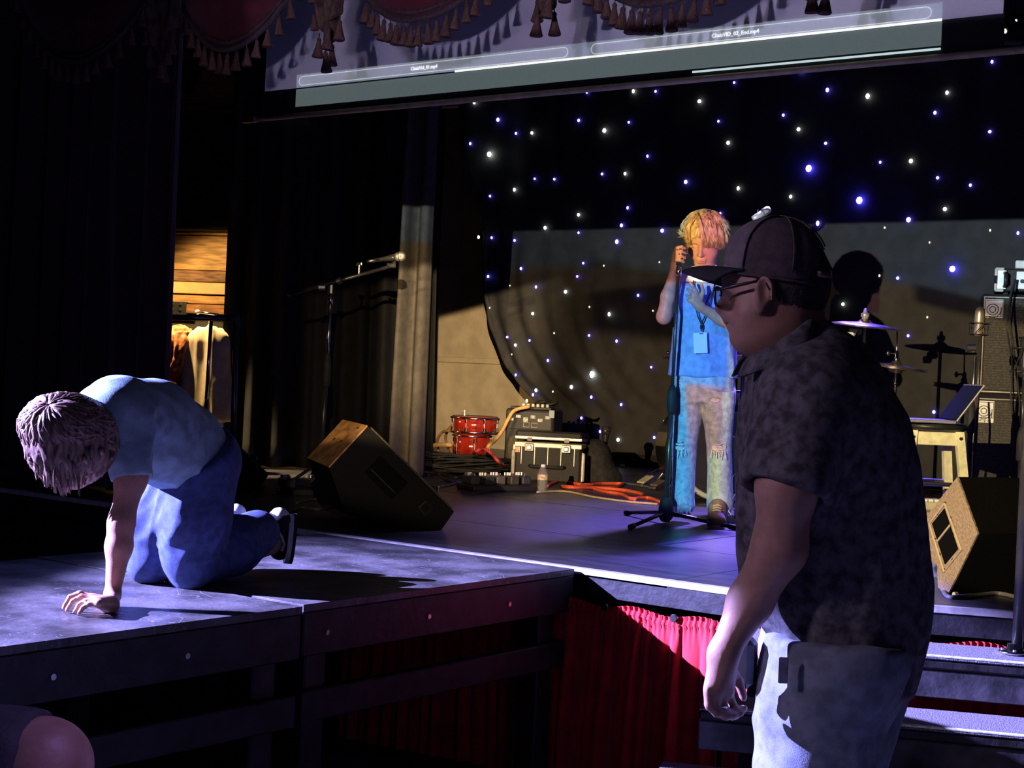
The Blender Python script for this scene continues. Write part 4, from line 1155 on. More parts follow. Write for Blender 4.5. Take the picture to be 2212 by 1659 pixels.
# ------------------------------------------------------------------ stool with laptop
stoolw = M('cream_painted_wood', (.78, .74, .46), .55, .1, 30)
DST = 6.95
sc_ = P(2030, 915, DST); zt = sc_.z
ctr = Vector((sc_.x, sc_.y, HS)) + CV * .16
t = thing('wooden_stool', 'cream legged wooden stool with black seat under the laptop', 'stool', ctr)
RSn = Matrix((RV, CV, Z)).transposed()
MB().lathe([(.001, -.035), (.15, -.035), (.168, -.025), (.168, -.008), (.155, 0), (.001, 0)], Vector((ctr.x, ctr.y, zt)), Z, 28).build('seat', blackpl, t, True)
zl = zt - .035
for i in (-1, 1):
    for j in (-1, 1):
        a = ctr + RV * i * .105 + CV * j * .105 + Z * (zl - HS); b = ctr + RV * i * .16 + CV * j * .16
        d = (b - a)
        mb = MB(); x, y = RV * .019, CV * .019
        vs = [a - x - y, a + x - y, a + x + y, a - x + y, b - x - y, b + x - y, b + x + y, b - x + y]
        mb.convex(vs, [[0, 1, 2, 3], [4, 5, 6, 7], [0, 1, 5, 4], [1, 2, 6, 5], [2, 3, 7, 6], [3, 0, 4, 7]])
        lg = mb.build('leg', stoolw, t)
        q = a.lerp(b, .06) - CV * .021; MB().cyl(q, q - CV * .003, .008, seg=10).build('screw', blackm, lg)
for j in (-1, 1):
    MB().box(ctr + CV * j * .108 + Z * (zl - HS - .035), (.20, .022, .06), RSn, b=.003).build('apron', stoolw, t)
    MB().tube([ctr + CV * j * .128 - RV * .13 + Z * .27, ctr + CV * j * .128 + RV * .13 + Z * .27], .010, 8).build('rung', steel, t)
for i in (-1, 1):
    MB().box(ctr + RV * i * .108 + Z * (zl - HS - .035), (.022, .20, .06), RSn, b=.003).build('apron', stoolw, t)
    MB().tube([ctr + RV * i * .132 - CV * .13 + Z * .20, ctr + RV * i * .132 + CV * .13 + Z * .20], .010, 8).build('rung', steel, t)
t = thing('laptop', 'open silver laptop on the stool, seen edge on', 'laptop', (ctr.x, ctr.y, zt))
lp = Vector((ctr.x, ctr.y, zt)) - CV * .05
MB().box(lp - RV * .05 + Z * .009, (.23, .30, .014), RSn, b=.004).build('base', M('silver_laptop', (.5, .5, .52), .35, .05, 20, metal=.6), t)
h0 = lp + RV * .065 + Z * .014; h1 = h0 + RV * .115 + Z * .165; nn = (h1 - h0).normalized(); sd = nn.cross(CV).normalized()
MB().box((h0 + h1) / 2, (.2, .30, .008), Matrix((nn, CV, sd)).transposed(), b=.003).build('screen', M('laptop_black', (.008, .008, .012), .5, .1, 9, spec=.1), t)
MB().box(h1, (.006, .30, .010), Matrix((nn, CV, sd)).transposed()).build('screen_edge', M('silver_laptop', (), 0), t)
MB().tube([h0 - CV * .149, h1 - CV * .149], .004, 6).build('screen_edge', M('silver_laptop', (), 0), t)
MB().box((h0 + h1) / 2 - RV * .004 + Z * .003, (.185, .285, .003), Matrix((nn, CV, sd)).transposed()).build('display', M('dim_display', (.006, .006, .012), .5, 0, 9, spec=.1, emis=(.1, .12, .3), strength=.06), t)

# ------------------------------------------------------------------ drum kit at the back
brass = M('cymbal_bronze', (.34, .29, .24), .28, .2, 20, metal=.9, stretch=(1, 1, 1))
def cymbal(c, R, tilt, par, name='cymbal'):
    ax = Vector(tilt).normalized()
    return MB().lathe([(.001, .030), (R * .10, .027), (R * .19, .014), (R * .22, .009), (R * .6, .002), (R, -.012), (R, -.0145), (R * .6, -.001), (R * .2, .006), (.001, .026)], c, ax, 36).build(name, brass, par, True)
DD = 8.6
def legs3(foot, par, R=.27, h=.25, a0=0.0):
    for k in range(3):
        a = k * 2.094 + a0; MB().tube([foot + Z * h, foot + Vector((cos(a), sin(a), 0)) * R + Z * .012], .008, 8).build('leg', chrome, par, True)
# crash
c = P(1868, 700, DD); ft = Vector((c.x, c.y, HS))
t = thing('crash_cymbal_stand', 'crash cymbal on a chrome stand behind the man\'s shoulder', 'cymbal', ft)
MB().tube([ft + Z * .1, c - Z * .02], .010, 8).build('pole', chrome, t, True)
cymbal(c, .205, Z + RV * .06 - CV * .08, t)
MB().lathe([(.008, 0), (.018, .004), (.018, .012), (.024, .014), (.024, .034), (.012, .038), (.008, .06), (.001, .062)], c + Z * .026, Z, 14).build('felt_and_nut', M('nut_steel', (.6, .58, .5), .3, .2, 50, metal=.6), t, True)
c2 = P(1848, 716, DD); MB().box(c2, (.06, .05, .04), b=.01).build('tilter', chrome, t)
MB().box(P(1836, 725, DD), (.05, .03, .04), b=.008).build('clamp', M('white_felt', (.7, .7, .68), .8, .1, 30), t)
legs3(ft, t)
# hi-hat
c = P(1936, 790, DD + .1); ft = Vector((c.x, c.y, HS))
t = thing('hi_hat_stand', 'hi-hat cymbals on a rod stand between the man and the laptop stool', 'cymbal', ft)
MB().tube([ft + Z * .1, c - Z * .02], .010, 8).build('lower_tube', chrome, t, True)
MB().tube([c, P(1938, 716, DD + .1)], .0045, 8).build('pull_rod', chrome, t, True)
cymbal(c, .175, Z + RV * .10 - CV * .06, t, 'top_cymbal'); 
bo = MB().lathe([(.001, -.03), (.035, -.026), (.045, -.010), (.175, .010), (.175, .0125), (.04, -.006), (.001, -.02)], c - Z * .012, Z + RV * .10 - CV * .06, 36).build('bottom_cymbal', brass, t, True)
MB().lathe([(.018, 0), (.018, .018), (.012, .02), (.012, .05), (.006, .055)], c + Z * .028, Z, 14).build('clutch', chrome, t, True)
q = c + Z * .07; MB().tube([q, q - RV * .045], .006, 6).build('clutch_screw', chrome, t); MB().ball(q - RV * .05, (.012, .012, .018), 8).build('wing_nut', chrome, t, True)
MB().ball(c - Z * .10, .014, 8).build('seat_nut', chrome, t, True)
legs3(ft, t, a0=.6)
# low rear ride, edge of it beside the singer
c = P(1482, 770, 9.7); ft = Vector((c.x, c.y, HS))
t = thing('ride_cymbal_stand', 'cymbal whose tip shows beside the singer\'s shirt', 'cymbal', ft)
MB().tube([ft + Z * .1, c - Z * .01], .010, 8).build('pole', chrome, t, True)
cymbal(c, .155, Z + CV * .06, t); legs3(ft, t, R=.2)
q = P(1443, 762, 9.7); MB().ball(q, (.012, .012, .012), 8).build('wing_nut', chrome, t, True)
# bass drum seen between the singer's legs
hoop = M('mint_hoop', (.36, .42, .34), .4, .1, 20)
c = P(1562, 1003, 8.75); c.z = HS + .295; axd = (-CV + RV * .25).normalized()
t = thing('bass_drum', 'black bass drum on its side behind the singer\'s legs', 'drum', (c.x, c.y, HS))
MB().lathe([(.27, 0), (.27, .40), (.001, .40)], c, -axd, 40).build('shell', M('black_lacquer', (.012, .012, .014), .15, .1, 10, spec=.7), t, True)
MB().lathe([(.001, .006), (.262, .006), (.262, -.002), (.001, -.002)], c, axd, 40).build('head', M('black_drum_head', (.022, .022, .024), .3, .1, 10), t, False)
MB().torus(c, axd, .276, .016, 44, 8).build('hoop', hoop, t, True)
for k in range(8):
    a = k * pi / 4 + .2; x0_, y0_ = frame(axd); q = c + (x0_ * cos(a) + y0_ * sin(a)) * .286
    MB().tube([q + axd * .012, q - axd * .10], .005, 6).build('tension_rod', chrome, t)
for i in (-1, 1): MB().tube([c + RV * i * .24 - CV * -.1 - Z * .1, c + RV * i * .33 - CV * .05 - Z * .285], .008, 8).build('spur', chrome, t, True)
# snare on its stand
c = P(1628, 880, 8.15); ft = Vector((c.x, c.y, HS))
t = thing('snare_drum_stand', 'snare drum with bright hoop on a stand beside the singer\'s knee', 'drum', ft)
MB().lathe([(.001, 0), (.165, 0), (.165, .012), (.158, .014), (.158, .10), (.165, .102), (.165, .114), (.150, .116), (.001, .114)], c - Z * .03, Z, 30).build('shell', steel, t, True)
MB().tube([ft + Z * .05, c - Z * .03], .010, 8).build('pole', chrome, t, True)
cr = c - Z * .25
for s_ in (-1, 1): MB().tube([cr, cr + RV * s_ * .15 + Z * .14, c + RV * s_ * .17 - Z * .02], .006, 6).build('arm', chrome, t, True)
legs3(ft, t, R=.18, h=.35, a0=.4)
# black round throne behind the singer's elbow
c = P(1608, 748, 7.85)
ft = Vector((c.x, c.y, HS))
t = thing('drum_pad_stand', 'round black practice pad on a pole behind the singer\'s elbow', 'drum pad', ft)
MB().lathe([(.001, -.05), (.06, -.05), (.10, -.03), (.115, 0), (.10, .02), (.001, .025)], c, Z, 24).build('pad', blackpl, t, True)
MB().tube([ft + Z * .1, c - Z * .04], .011, 8).build('pole', blackm, t, True)
MB().cyl(P(1604, 880, 7.85), P(1605, 862, 7.85), .022).build('collar', chrome, t); legs3(ft, t, R=.16, a0=1.0)
# foot pedals at the drum kit
for k, (px, py, qx, qy, lab) in enumerate(((1384, 1052, 1446, 1000, 'chrome drum pedal with pale footboard, first from the coiled orange cable'), (1412, 1058, 1462, 1020, 'chrome drum pedal beside the microphone stand, its footboard dark'))):
    a = onz(px, py); b = P(qx, qy, (a - CAM).dot(FW) + .25); a.z = HS + .03
    t = thing('drum_pedal', lab, 'pedal', Vector((a.x, a.y, HS)))
    dirv = (b - a); dirv = dirv.normalized(); sdv = dirv.cross(Z).normalized(); up = sdv.cross(dirv)
    MB().box(a + dirv * .05, (.12, .055, .012), Matrix((dirv, sdv, up)).transposed(), b=.004).build('footboard', M('pale_footboard%d' % k, (.45, .45, .30) if k == 0 else (.13, .10, .08), .5, .1, 30), t)
    MB().tube([a + dirv * .10, b], .011, 8).build('frame', chrome, t, True)
    for s_ in (-1, 1): MB().tube([b + sdv * s_ * .03, Vector((b.x, b.y, HS + .01)) + sdv * s_ * .05], .007, 6).build('leg', chrome, t, True)
    MB().ball(b, .018, 8).build('hinge', chrome, t, True); MB().box((a.x, a.y, HS + .013), (.05, .05, .024), b=.005).build('heel_plate', steel, t)

# stacked red toms by the tan wall
redl = M('red_lacquer', (.22, .014, .008), .14, .3, 4, spec=.7, coat=.5, stretch=(4, 4, 1))
DT = 10.35
def drum(px, yt, yb, wpx, label, lug_n, d=DT):
    a, b = P(px, yt, d), P(px, yb, d); r = wpx / 2 / FPX * d; h_ = a.z - b.z; b = Vector((b.x, b.y, b.z))
    t = thing('tom_drum', label, 'drum', b)
    MB().lathe([(.001, 0), (r * .95, 0), (r * .95, h_), (.001, h_)], b, Z, 36).build('shell', redl, t, True)
    for z_ in (.012, h_ - .012): MB().torus(b + Z * z_, Z, r * .985, .008, 36, 6).build('hoop', chrome, t, True)
    MB().lathe([(.001, h_ + .002), (r * .93, h_ + .002), (r * .93, h_ - .004), (.001, h_ - .004)], b, Z, 30).build('head', M('drum_head', (.10, .09, .10), .4, .1, 10), t)
    for k in range(lug_n):
        q = b + Vector((cos(2 * pi * k / lug_n + .3), sin(2 * pi * k / lug_n + .3), 0)) * (r * .985)
        lg = MB().tube([q + Z * .01, q + Z * (h_ - .005)], .004, 6).build('tension_rod', chrome, t)
        for z_ in (.25, .75): MB().box(q + Z * h_ * z_, (.018, .018, .03), b=.004).build('lug', chrome, lg)
    return t, b, r, h_
gz = HS + .001
t2 = drum(1018, 937, 993, 84, 'red lacquered tom standing under the wider red drum', 6)
t1 = drum(1025, 899, 936.5, 104, 'wide red lacquered drum resting on top of the other tom', 8)
tpz = P(1018, 993, DT)
# low riser the drums stand on
t = thing('low_riser', 'low dark riser board carrying the red drums among the cables', 'riser', (tpz.x, tpz.y, HS))
MB().box((tpz.x, tpz.y, (tpz.z + HS) / 2), (.5, .4, max(.01, tpz.z - HS - .002)), b=.003).build('board', blackp, t)
q = P(1004, 892, DT); t = thing('wing_bolt', 'small brass wing bolt lying on the rim of the upper red drum', 'hardware', q - Z * .02)
MB().tube([q - Z * .018, q + Z * .01], .006, 6).build('shank', champ, t)
MB().box(q + Z * .012 - RV * .012, (.035, .008, .02), b=.003).build('wing', champ, t)

# ------------------------------------------------------------------ amp combo, rack case, bags
DK = 10.15
RK = Matrix.Rotation(radians(24), 3, 'Z')
def face(name, label, cat, px0, px1, yt, yb, dep, mat, d, rz, gname=None, zbot=HS):
    """box whose front spans px0..px1 at distance d, turned by rz"""
    Rm = Matrix.Rotation(rz, 3, 'Z'); ex = Rm @ Vector((1, 0, 0)); ey = Rm @ Vector((0, 1, 0))
    a, b = P(px0, yb, d), P(px1, yb, d); wd_ = (b - a).length / max(.2, ex.dot(RV)); h_ = P(px0, yt, d).z - a.z
    c = (a + b) / 2 + ey * dep / 2; z0 = a.z if zbot is None else zbot; h_ = P((px0 + px1) / 2, yt, d).z - z0
    t = thing(name, label, cat, (c.x, c.y, z0))
    return t, Vector((c.x, c.y, z0 + h_ / 2)), wd_, h_, Rm, ex, ey
t, c, w_, h_, Rm, ex, ey = face('guitar_amplifier', 'black combo amplifier with white control panel behind the road case', 'amplifier', 1088, 1192, 884, 1000, .30, cabv, 10.3, radians(24))
MB().box(c, (w_, .30, h_), Rm, b=.01).build('case', cabv, t)
f = c - ey * .152
pl = MB().box(f + Z * (h_ / 2 - .075), (w_ - .03, .01, .12), Rm, b=.002).build('rear_panel', blackpl, t)
for i in range(6):
    q = f - ey * .006 + ex * (-w_ * .38 + i * w_ * .15) + Z * (h_ / 2 - (.05 if i % 2 else .07))
    MB().box(q, (.032, .003, .02 if i != 2 else .03), Rm).build('label_print', M('panel_print', (.4, .4, .38), .6, .4, 90), pl)
for i in range(2): MB().tube([f - ey * .007 + ex * (-.02 + .055 * i + .02 * a_) + Z * (h_ / 2 - .105 + .014 * b_) for a_, b_ in ((-1, -1), (1, -1), (1, 1), (-1, 1), (-1, -1))], .002, 4).build('socket_frame', alum, pl)
MB().box(f + Z * (-.05), (w_ - .05, .008, h_ * .4), Rm, b=.002).build('grille', M('brown_grille', (.065, .055, .04), .8, .3, 100), t)
MB().box(c + Z * (h_ / 2 + .008) - ey * .06, (w_ - .05, .14, .016), Rm, b=.003).build('control_strip', blackpl, t)
for i in range(6):
    q = c + Z * (h_ / 2 + .016) - ey * .09 + ex * (-.06 + .033 * i); MB().lathe([(.011, 0), (.010, .02), (.001, .021)], q, Z, 10).build('knob', knobm, t, True)
MB().box(c + ex * (w_ / 2 - .015) - ey * .155 + Z * (h_ / 2 - .025), (.035, .006, .05), Rm).build('tag_label', M('pale_blue_tag', (.4, .5, .6), .6, .05, 20), t)
topz = c.z + h_ / 2
for k, (dx, col) in enumerate(((.05, blackpl), (.1, rubber))):
    q = c + ex * dx + Z * (h_ / 2 + .03)
    cable('patch_cable', ('thin black patch lead heaped on the combo amplifier', 'thicker black lead looped on the combo amplifier')[k], [q + Vector((.06 * cos(i * 1.1 + k), .05 * sin(i * 1.1 + k), .012 * (i % 3))) for i in range(14)], .006, col)
# road case
t, c, w_, h_, Rm, ex, ey = face('road_case', 'black road case with metal edges, latches and an ajar lid', 'case', 1110, 1252, 940, 1032, .42, cabv, 9.75, radians(27))
alu = M('aluminium_edge', (.58, .54, .46), .4, .1, 40, metal=.35)
MB().box(c - Z * .035, (w_, .42, h_ - .07), Rm, b=.012).build('body', cabv, t)
z1 = c.z + h_ / 2 - .07
bs = c.copy(); bs.z = z1
MB().box(bs + Z * .004, (w_ + .008, .428, .03), Rm, b=.004).build('edge_band', alu, t)
Rl = Rm @ Matrix.Rotation(radians(-3), 3, 'X')
ld = MB().box(bs + Z * .060 + ey * .0, (w_, .42, .05), Rl, b=.012).build('lid', cabv, t)
MB().box(bs + Z * .038, (w_ + .008, .428, .02), Rl, b=.004).build('lid_band', alu, ld)
for i in (-.28, .28):
    q = bs - ey * .222 + ex * w_ * i - Z * .012; lt = MB().box(q, (.06, .016, .05), Rm, b=.004).build('latch', chrome, t)
    MB().box(q - ey * .010, (.03, .012, .03), Rm, b=.004).build('latch_tongue', steel, lt)
    MB().box(bs - ey * .216 + ex * w_ * i + Z * .04, (.03, .008, .022), Rm).build('catch', blackm, t)
for i in (-1, 1):
    q = c + ex * i * (w_ / 2 + .004) - ey * .19 - Z * .04
    MB().tube([q - Z * .09, q + ex * i * .01 - Z * .09, q + ex * i * .01 + Z * .08, q + Z * .08], .012, 8).build('rack_rail', alu, t, True)
MB().tube([c - ey * .22 - ex * .11 - Z * .05, c - ey * .245 - ex * .10 - Z * .05, c - ey * .245 + ex * .10 - Z * .05, c - ey * .22 + ex * .11 - Z * .05], .011, 8).build('handle', rubber, t, True)
for i in range(5): MB().box(c - ey * .211 + ex * w_ * (-.4 + .2 * i) + Z * .02, (.004, .003, h_ * .4), Rm).build('panel_seam', alu, t)
side = c - ex * (w_ / 2 + .001)
MB().box(side - ex * .003 - ey * .0 - Z * .03, (.008, .30, h_ * .55), Rm).build('open_end', rubber, t)
MB().tube([side - ex * .012 + ey * a_ * .16 + Z * b_ for a_, b_ in ((-1, -.14), (1, -.14), (1, .07), (-1, .07), (-1, -.14))], .011, 6).build('end_frame', alu, t)
MB().box(side - ex * .008 - ey * .06 - Z * .06, (.006, .05, .035), Rm).build('white_label', M('badge_white', (), 0), t)
MB().box(c - ex * (w_ * .46) - ey * .213 + Z * .05, (.03, .003, .035), Rm).build('sticker', M('pink_sticker', (.6, .3, .25), .6, .3, 60), t)
# black bag slumped beyond it
c = P(1290, 985, 10.0)
sl = Solid(); b0_ = Vector((c.x, c.y, HS))
sl.ell(b0_ + Z * .10, (.10, .11, .14), k=.05).ell(b0_ + Z * .02 + RV * .05, (.12, .12, .08), k=.05).ell(b0_ + Z * .19 - RV * .03, (.09, .09, .08), k=.05).plane(b0_, -Z)
V, Q = sl.mesh(.012); V = folds(V, Q, [(.012, Z, 3, 9, 2, None, 0)]); V[:, 2] = np.maximum(V[:, 2], HS)
tag(finish('gig_bag', V, M('bag_black', (.016, .015, .016), .8, .3, 30), None, quads=Q, smooth=True), 'slumped black soft bag between the road case and the star cloth hem', 'bag')

# pedalboards
def pedalboard(px0, px1, yb, label, d, n, mat=blackpl):
    a, b = onz(px0, yb), onz(px1, yb); ex = (b - a); L = ex.length; ex.normalize(); ey = Vector((-ex.y, ex.x, 0)); Rm = Matrix((ex, ey, Z)).transposed()
    c = (a + b) / 2 + ey * .1
    t = thing('effects_pedalboard', label, 'pedalboard', c)
    MB().box(c + Z * .018, (L, .22, .034), Rm, b=.006).build('board', blackpl, t)
    for i in range(n):
        q = c + ex * L * (-.42 + .84 * i / max(1, n - 1)) + ey * random.uniform(-.02, .03)
        p = MB().box(q + Z * .06, (L * .68 / n, .13, .048), Rm, b=.006).build('pedal', M('pedal_paint%d' % (i % 3), ((.05, .045, .04), (.03, .03, .04), (.09, .08, .075))[i % 3], .4, .2, 30), t)
        for j in (-1, 0, 1): MB().lathe([(.010, 0), (.009, .016), (.001, .017)], q + ex * j * L * .2 / n + ey * .03 + Z * .084, Z, 8).build('knob', (knobm, steel, steel)[(i + j) % 3], p)
        MB().lathe([(.008, 0), (.008, .015), (.001, .016)], q - ey * .035 + Z * .084, Z, 8).build('foot_switch', chrome, p)
    return t
pedalboard(1022, 1160, 1062, 'long black effects pedalboard with cream knobs beside the water bottle', 9, 5)
pedalboard(632, 694, 1072, 'small effects pedalboard in the shadow of the wooden topped monitor', 8, 2)
q = onz(1118, 1028)
t = thing('power_strip', 'small box with stacked plugs behind the pedalboard', 'power strip', onz(1040, 1022))
c = onz(1040, 1022); MB().box(c + Z * .03, (.22, .07, .05), b=.006).build('body', blackpl, t)
for i in range(4): MB().box(c + Vector((-.07 + .047 * i, 0, .075)), (.03, .035, .04), b=.005).build('plug', (blackpl, steel)[i % 2], t)

# ------------------------------------------------------------------ water bottle
bt = onz(1171, 1062)
t = thing('water_bottle', 'clear plastic water bottle with orange label standing by the pedalboard', 'bottle', bt)
clear = M('clear_plastic', (.85, .88, .92), .08, 0, 10, trans=.85, spec=.6)
pr = [(.001, 0), (.026, 0), (.030, .006), (.028, .02), (.031, .03), (.028, .045), (.031, .055), (.030, .068), (.031, .10), (.029, .115), (.016, .138), (.0125, .142), (.0125, .150)]
MB().lathe(pr, bt, Z, 24).build('bottle', clear, t, True)
MB().lathe([(.0312, 0), (.0315, .001), (.0315, .031), (.0312, .032)], bt + Z * .069, Z, 24).build('label', M('orange_label', (.75, .30, .12), .5, .5, 90, col2=(.8, .75, .7)), t, True)
MB().lathe([(.0145, 0), (.0145, .014), (.013, .016), (.001, .016)], bt + Z * .143, Z, 20).build('cap', M('white_cap', (.85, .85, .85), .5, .02, 20), t, True)

# ------------------------------------------------------------------ cables on the stage
orange = M('orange_cable', (.75, .12, .05), .55, .1, 30); tanc = M('tan_cable', (.60, .36, .14), .55, .1, 30); redc = M('red_cable', (.70, .08, .07), .5, .1, 30); bluec = M('blue_grey_cable', (.12, .13, .2), .5, .1, 30)
def fl(px, py, h=.008): p = onz(px, py); p.z = HS + h; return p
cable('orange_cable', 'orange red cable in flat loops between the water bottle and the drum pedals', [fl(1180, 1054), fl(1210, 1042), fl(1260, 1050), fl(1300, 1047), fl(1345, 1048), fl(1322, 1056), fl(1260, 1056), fl(1215, 1053), fl(1235, 1060, .02), fl(1290, 1058, .012), fl(1350, 1062), fl(1390, 1072), fl(1370, 1082)], .011, orange)
cable('orange_cable', 'orange red cable end snaking on towards the foot of the microphone stand', [fl(1300, 1036), fl(1262, 1038), fl(1225, 1036), fl(1240, 1044), fl(1300, 1063), fl(1342, 1070), fl(1364, 1080), fl(1400, 1078), fl(1428, 1088)], .010, orange)
cable('tan_cable', 'tan cable rising from the floor to the combo amplifier', [P(1143, 878, 10.2), P(1112, 886, 10.15), P(1098, 905, 10.1), P(1085, 930, 10.05), P(1070, 950, 10.0), P(1052, 970, 9.9), fl(1048, 1010)], .013, tanc)
cable('red_cable', 'red cable arching over the plugs in front of the red drums', [fl(1018, 1000, .05), P(1026, 976, 9.7), P(1045, 970, 9.65), P(1062, 980, 9.6), P(1080, 1000, 9.55), fl(1108, 1020), fl(1150, 1030), fl(1180, 1032)], .011, redc)
tc = onz(985, 1026); mb = MB()
for k in range(11):
    rng = random.Random(k + 40); pts_ = []; cx0 = rng.uniform(-.16, .22); cd0 = rng.uniform(-.10, .10); ra = rng.uniform(.10, .24)
    for i in range(60):
        a = i * .36 + k; wv = ra * (1 + .25 * sin(i * .37 + k * 2))
        pts_.append(tc + RV * (cx0 + wv * cos(a) * 1.25) + CV * (cd0 + wv * sin(a) * .6) + Z * (.010 + .012 * k * (.4 + .6 * abs(sin(i * .21 + k))) + .012))
    mb.tube(pts_, .0075, 5)
tag(mb.build('cable_tangle', rubber, None, True), 'heap of tangled black cables on the floor before the red drums', 'cables', kind='stuff')
def loop(c, R, tilt, n, wob, seed):
    rng = random.Random(seed); ax = Vector(tilt).normalized(); x, y = frame(ax)
    return [c + (x * cos(i * .8) + y * sin(i * .8)) * (R + wob * rng.uniform(-1, 1)) + ax * .01 * i for i in range(n)]
cable('hanging_coil', 'coil of brown cable leaning against the foot of the tan wall', [p for p in loop(P(955, 965, 10.35), .115, (.3, 1, .3), 20, .02, 3)], .010, M('brown_cable', (.25, .12, .06), .55, .2, 20))
cable('orange_lead', 'orange lead lying along the foot of the tan wall', [P(920, 968, 10.2), P(945, 961, 10.3), P(975, 961, 10.35)], .016, tanc)
for k, pp in enumerate(([(930, 1010), (965, 1040), (1000, 1048), (1040, 1046), (1090, 1056), (1020, 1070)], [(905, 1058), (960, 1052), (1010, 1040), (1060, 1032), (1120, 1030), (1240, 1038), (1330, 1044), (1425, 1058)], [(1160, 1066), (1220, 1064), (1280, 1076), (1350, 1086), (1420, 1092)], [(925, 1030), (950, 1026), (985, 1034), (1015, 1030), (1050, 1040)])):
    cable('floor_cable', ('thin black cable from the curtain hem to the pedalboard', 'thin black cable running behind the pedalboard to the microphone stand', 'thin pale cable crossing the open floor before the orange loops', 'short black cable curling near the curtain hem')[k], [fl(x, y) for x, y in pp], .006, (rubber, bluec, M('pale_lead', (.45, .36, .22), .6, .1, 20), blackpl)[k])
cable('floor_cable', 'grey cable curling from the tan ended monitor past the handrail post', [fl(2028, 1268, .02), fl(2045, 1292), fl(2075, 1294), fl(2120, 1290), fl(2160, 1287), fl(2212, 1300)], .008, M('grey_cable', (.12, .11, .12), .5, .1, 20))
q = fl(2060, 1292, .01); q2 = fl(2067, 1292, .01); MB().cyl(q, q2, .011).build('cable_tag', M('yellow_tag', (.65, .55, .12), .5, .1, 20), bpy.data.objects['floor_cable.004'] if 'floor_cable.004' in bpy.data.objects else None)
cable('mic_cable', 'red and black leads hanging down behind the condenser microphone stand', [P(2108, 860, 8.1), P(2110, 930, 8.1), P(2096, 985, 8.05), P(2085, 1040, 8.0), Vector((P(2086, 1100, 8.0).x, P(2086, 1100, 8.0).y, HS + .008)), Vector((P(2066, 1100, 8.0).x, P(2066, 1100, 8.0).y, HS + .008))], .006, redc)
cable('floor_cable', 'black cables lying behind the wooden topped monitor', [fl(640, 1090), fl(680, 1082), fl(720, 1092), fl(690, 1104), fl(650, 1100), fl(620, 1110)], .008, rubber)

# ------------------------------------------------------------------ wing: pipe rail, hanging shirt, bundle
DR = 8.6
t = thing('pipe_rail', 'black pipe clothes rail at the edge of the wing opening', 'clothes rail', onz(508, 1000))
a, b, c = P(300, 684, DR), P(511, 688, DR), P(503, 1000, DR); c.z = HS; 
a2 = Vector((a.x, a.y, HS))
pipem = M('dark_pipe', (.16, .15, .15), .3, .1, 20, metal=.8)
MB().tube([a, b], .017, 10).build('rail', pipem, t, True); MB().tube([b, c], .017, 10).build('upright', pipem, t, True); MB().tube([a, a2], .017, 10).build('upright', blackm, t, True)
MB().tube([b - RV * .05, b, b - Z * .05], .025, 10).build('elbow', M('iron_elbow', (.05, .05, .055), .5, .2, 20), t, True)
MB().box(c + Z * .004, (.16, .16, .008), b=.003).build('foot_plate', blackm, t); MB().box(a2 + Z * .004, (.16, .16, .008), b=.003).build('foot_plate', blackm, t)
DH = 9.3
cream = M('cream_shirt', (.62, .48, .28), .8, .1, 20)
t = thing('hanging_shirt', 'cream long sleeved shirt on a hanger in the lit wing', 'shirt', P(440, 905, DH))
sl = Solid()
sl.loft([(P(455, 708, DH), .05, .05), (P(447, 722, DH), .12, .06), (P(440, 735, DH), .15, .07), (P(440, 800, DH), .14, .08), (P(443, 905, DH), .17, .09)], k=.03)
sl.cap(P(417, 735, DH), P(398, 880, DH - .03), .05, .045, k=.03).cap(P(478, 735, DH + .1), P(480, 880, DH + .1), .05, .045, k=.03)
body('shirt_cloth', sl, .012, cream, t, 2, [(.016, Z, 1.5, 12, 3, None, 0)])
MB().tube([P(452, 700, DH), P(452, 688, DH), P(458, 682, DH)], .004, 6).build('hanger_hook', chrome, t, True)
MB().tube([P(425, 728, DH), P(452, 702, DH), P(482, 730, DH)], .007, 6).build('hanger', steel, t, True)
t = thing('chrome_rail_post', 'bright chrome post standing in front of the cream shirt', 'post', P(447, 1000, DH - .35))
a, b = P(456, 694, DH - .35), P(442, 905, DH - .35); b.z = HS
MB().tube([a, a.lerp(b, .5)], .011, 10).build('upper_tube', chrome, t, True); MB().tube([a.lerp(b, .5), b], .008, 10).build('lower_tube', chrome, t, True)
c = P(427, 674, DH); MB().ball(c, .016, 10).build('finial', knobm, t, True); MB().tube([c, P(472, 680, DH)], .008, 8).build('cross_bar', chrome, t, True)
c = P(388, 750, DH)
sl = Solid().ell(c, (.10, .10, .12), k=.03).ell(c - Z * .1, (.08, .09, .08), k=.03)
V, Q = sl.mesh(.01); V = folds(V, Q, [(.02, Vector((.3, 0, 1)), 4, 22, 7, None, 0)])
t = finish('shaggy_costume', V, M('rust_fringe', (.42, .13, .04), .8, .5, 40), None, quads=Q, smooth=True)
tag(t, 'rust coloured shaggy costume hanging in the wing beside the cream shirt', 'costume')
c = P(385, 803, DH)
sl = Solid().ell(c, (.06, .07, .06), k=.02); V, Q = sl.mesh(.01); V = folds(V, Q, [(.012, Z, 4, 14, 5, None, 0)])
tag(finish('red_cloth', V, M('red_scrap', (.55, .03, .03), .8, .1, 20), None, quads=Q, smooth=True), 'scrap of red cloth under the rust coloured costume in the wing', 'cloth')

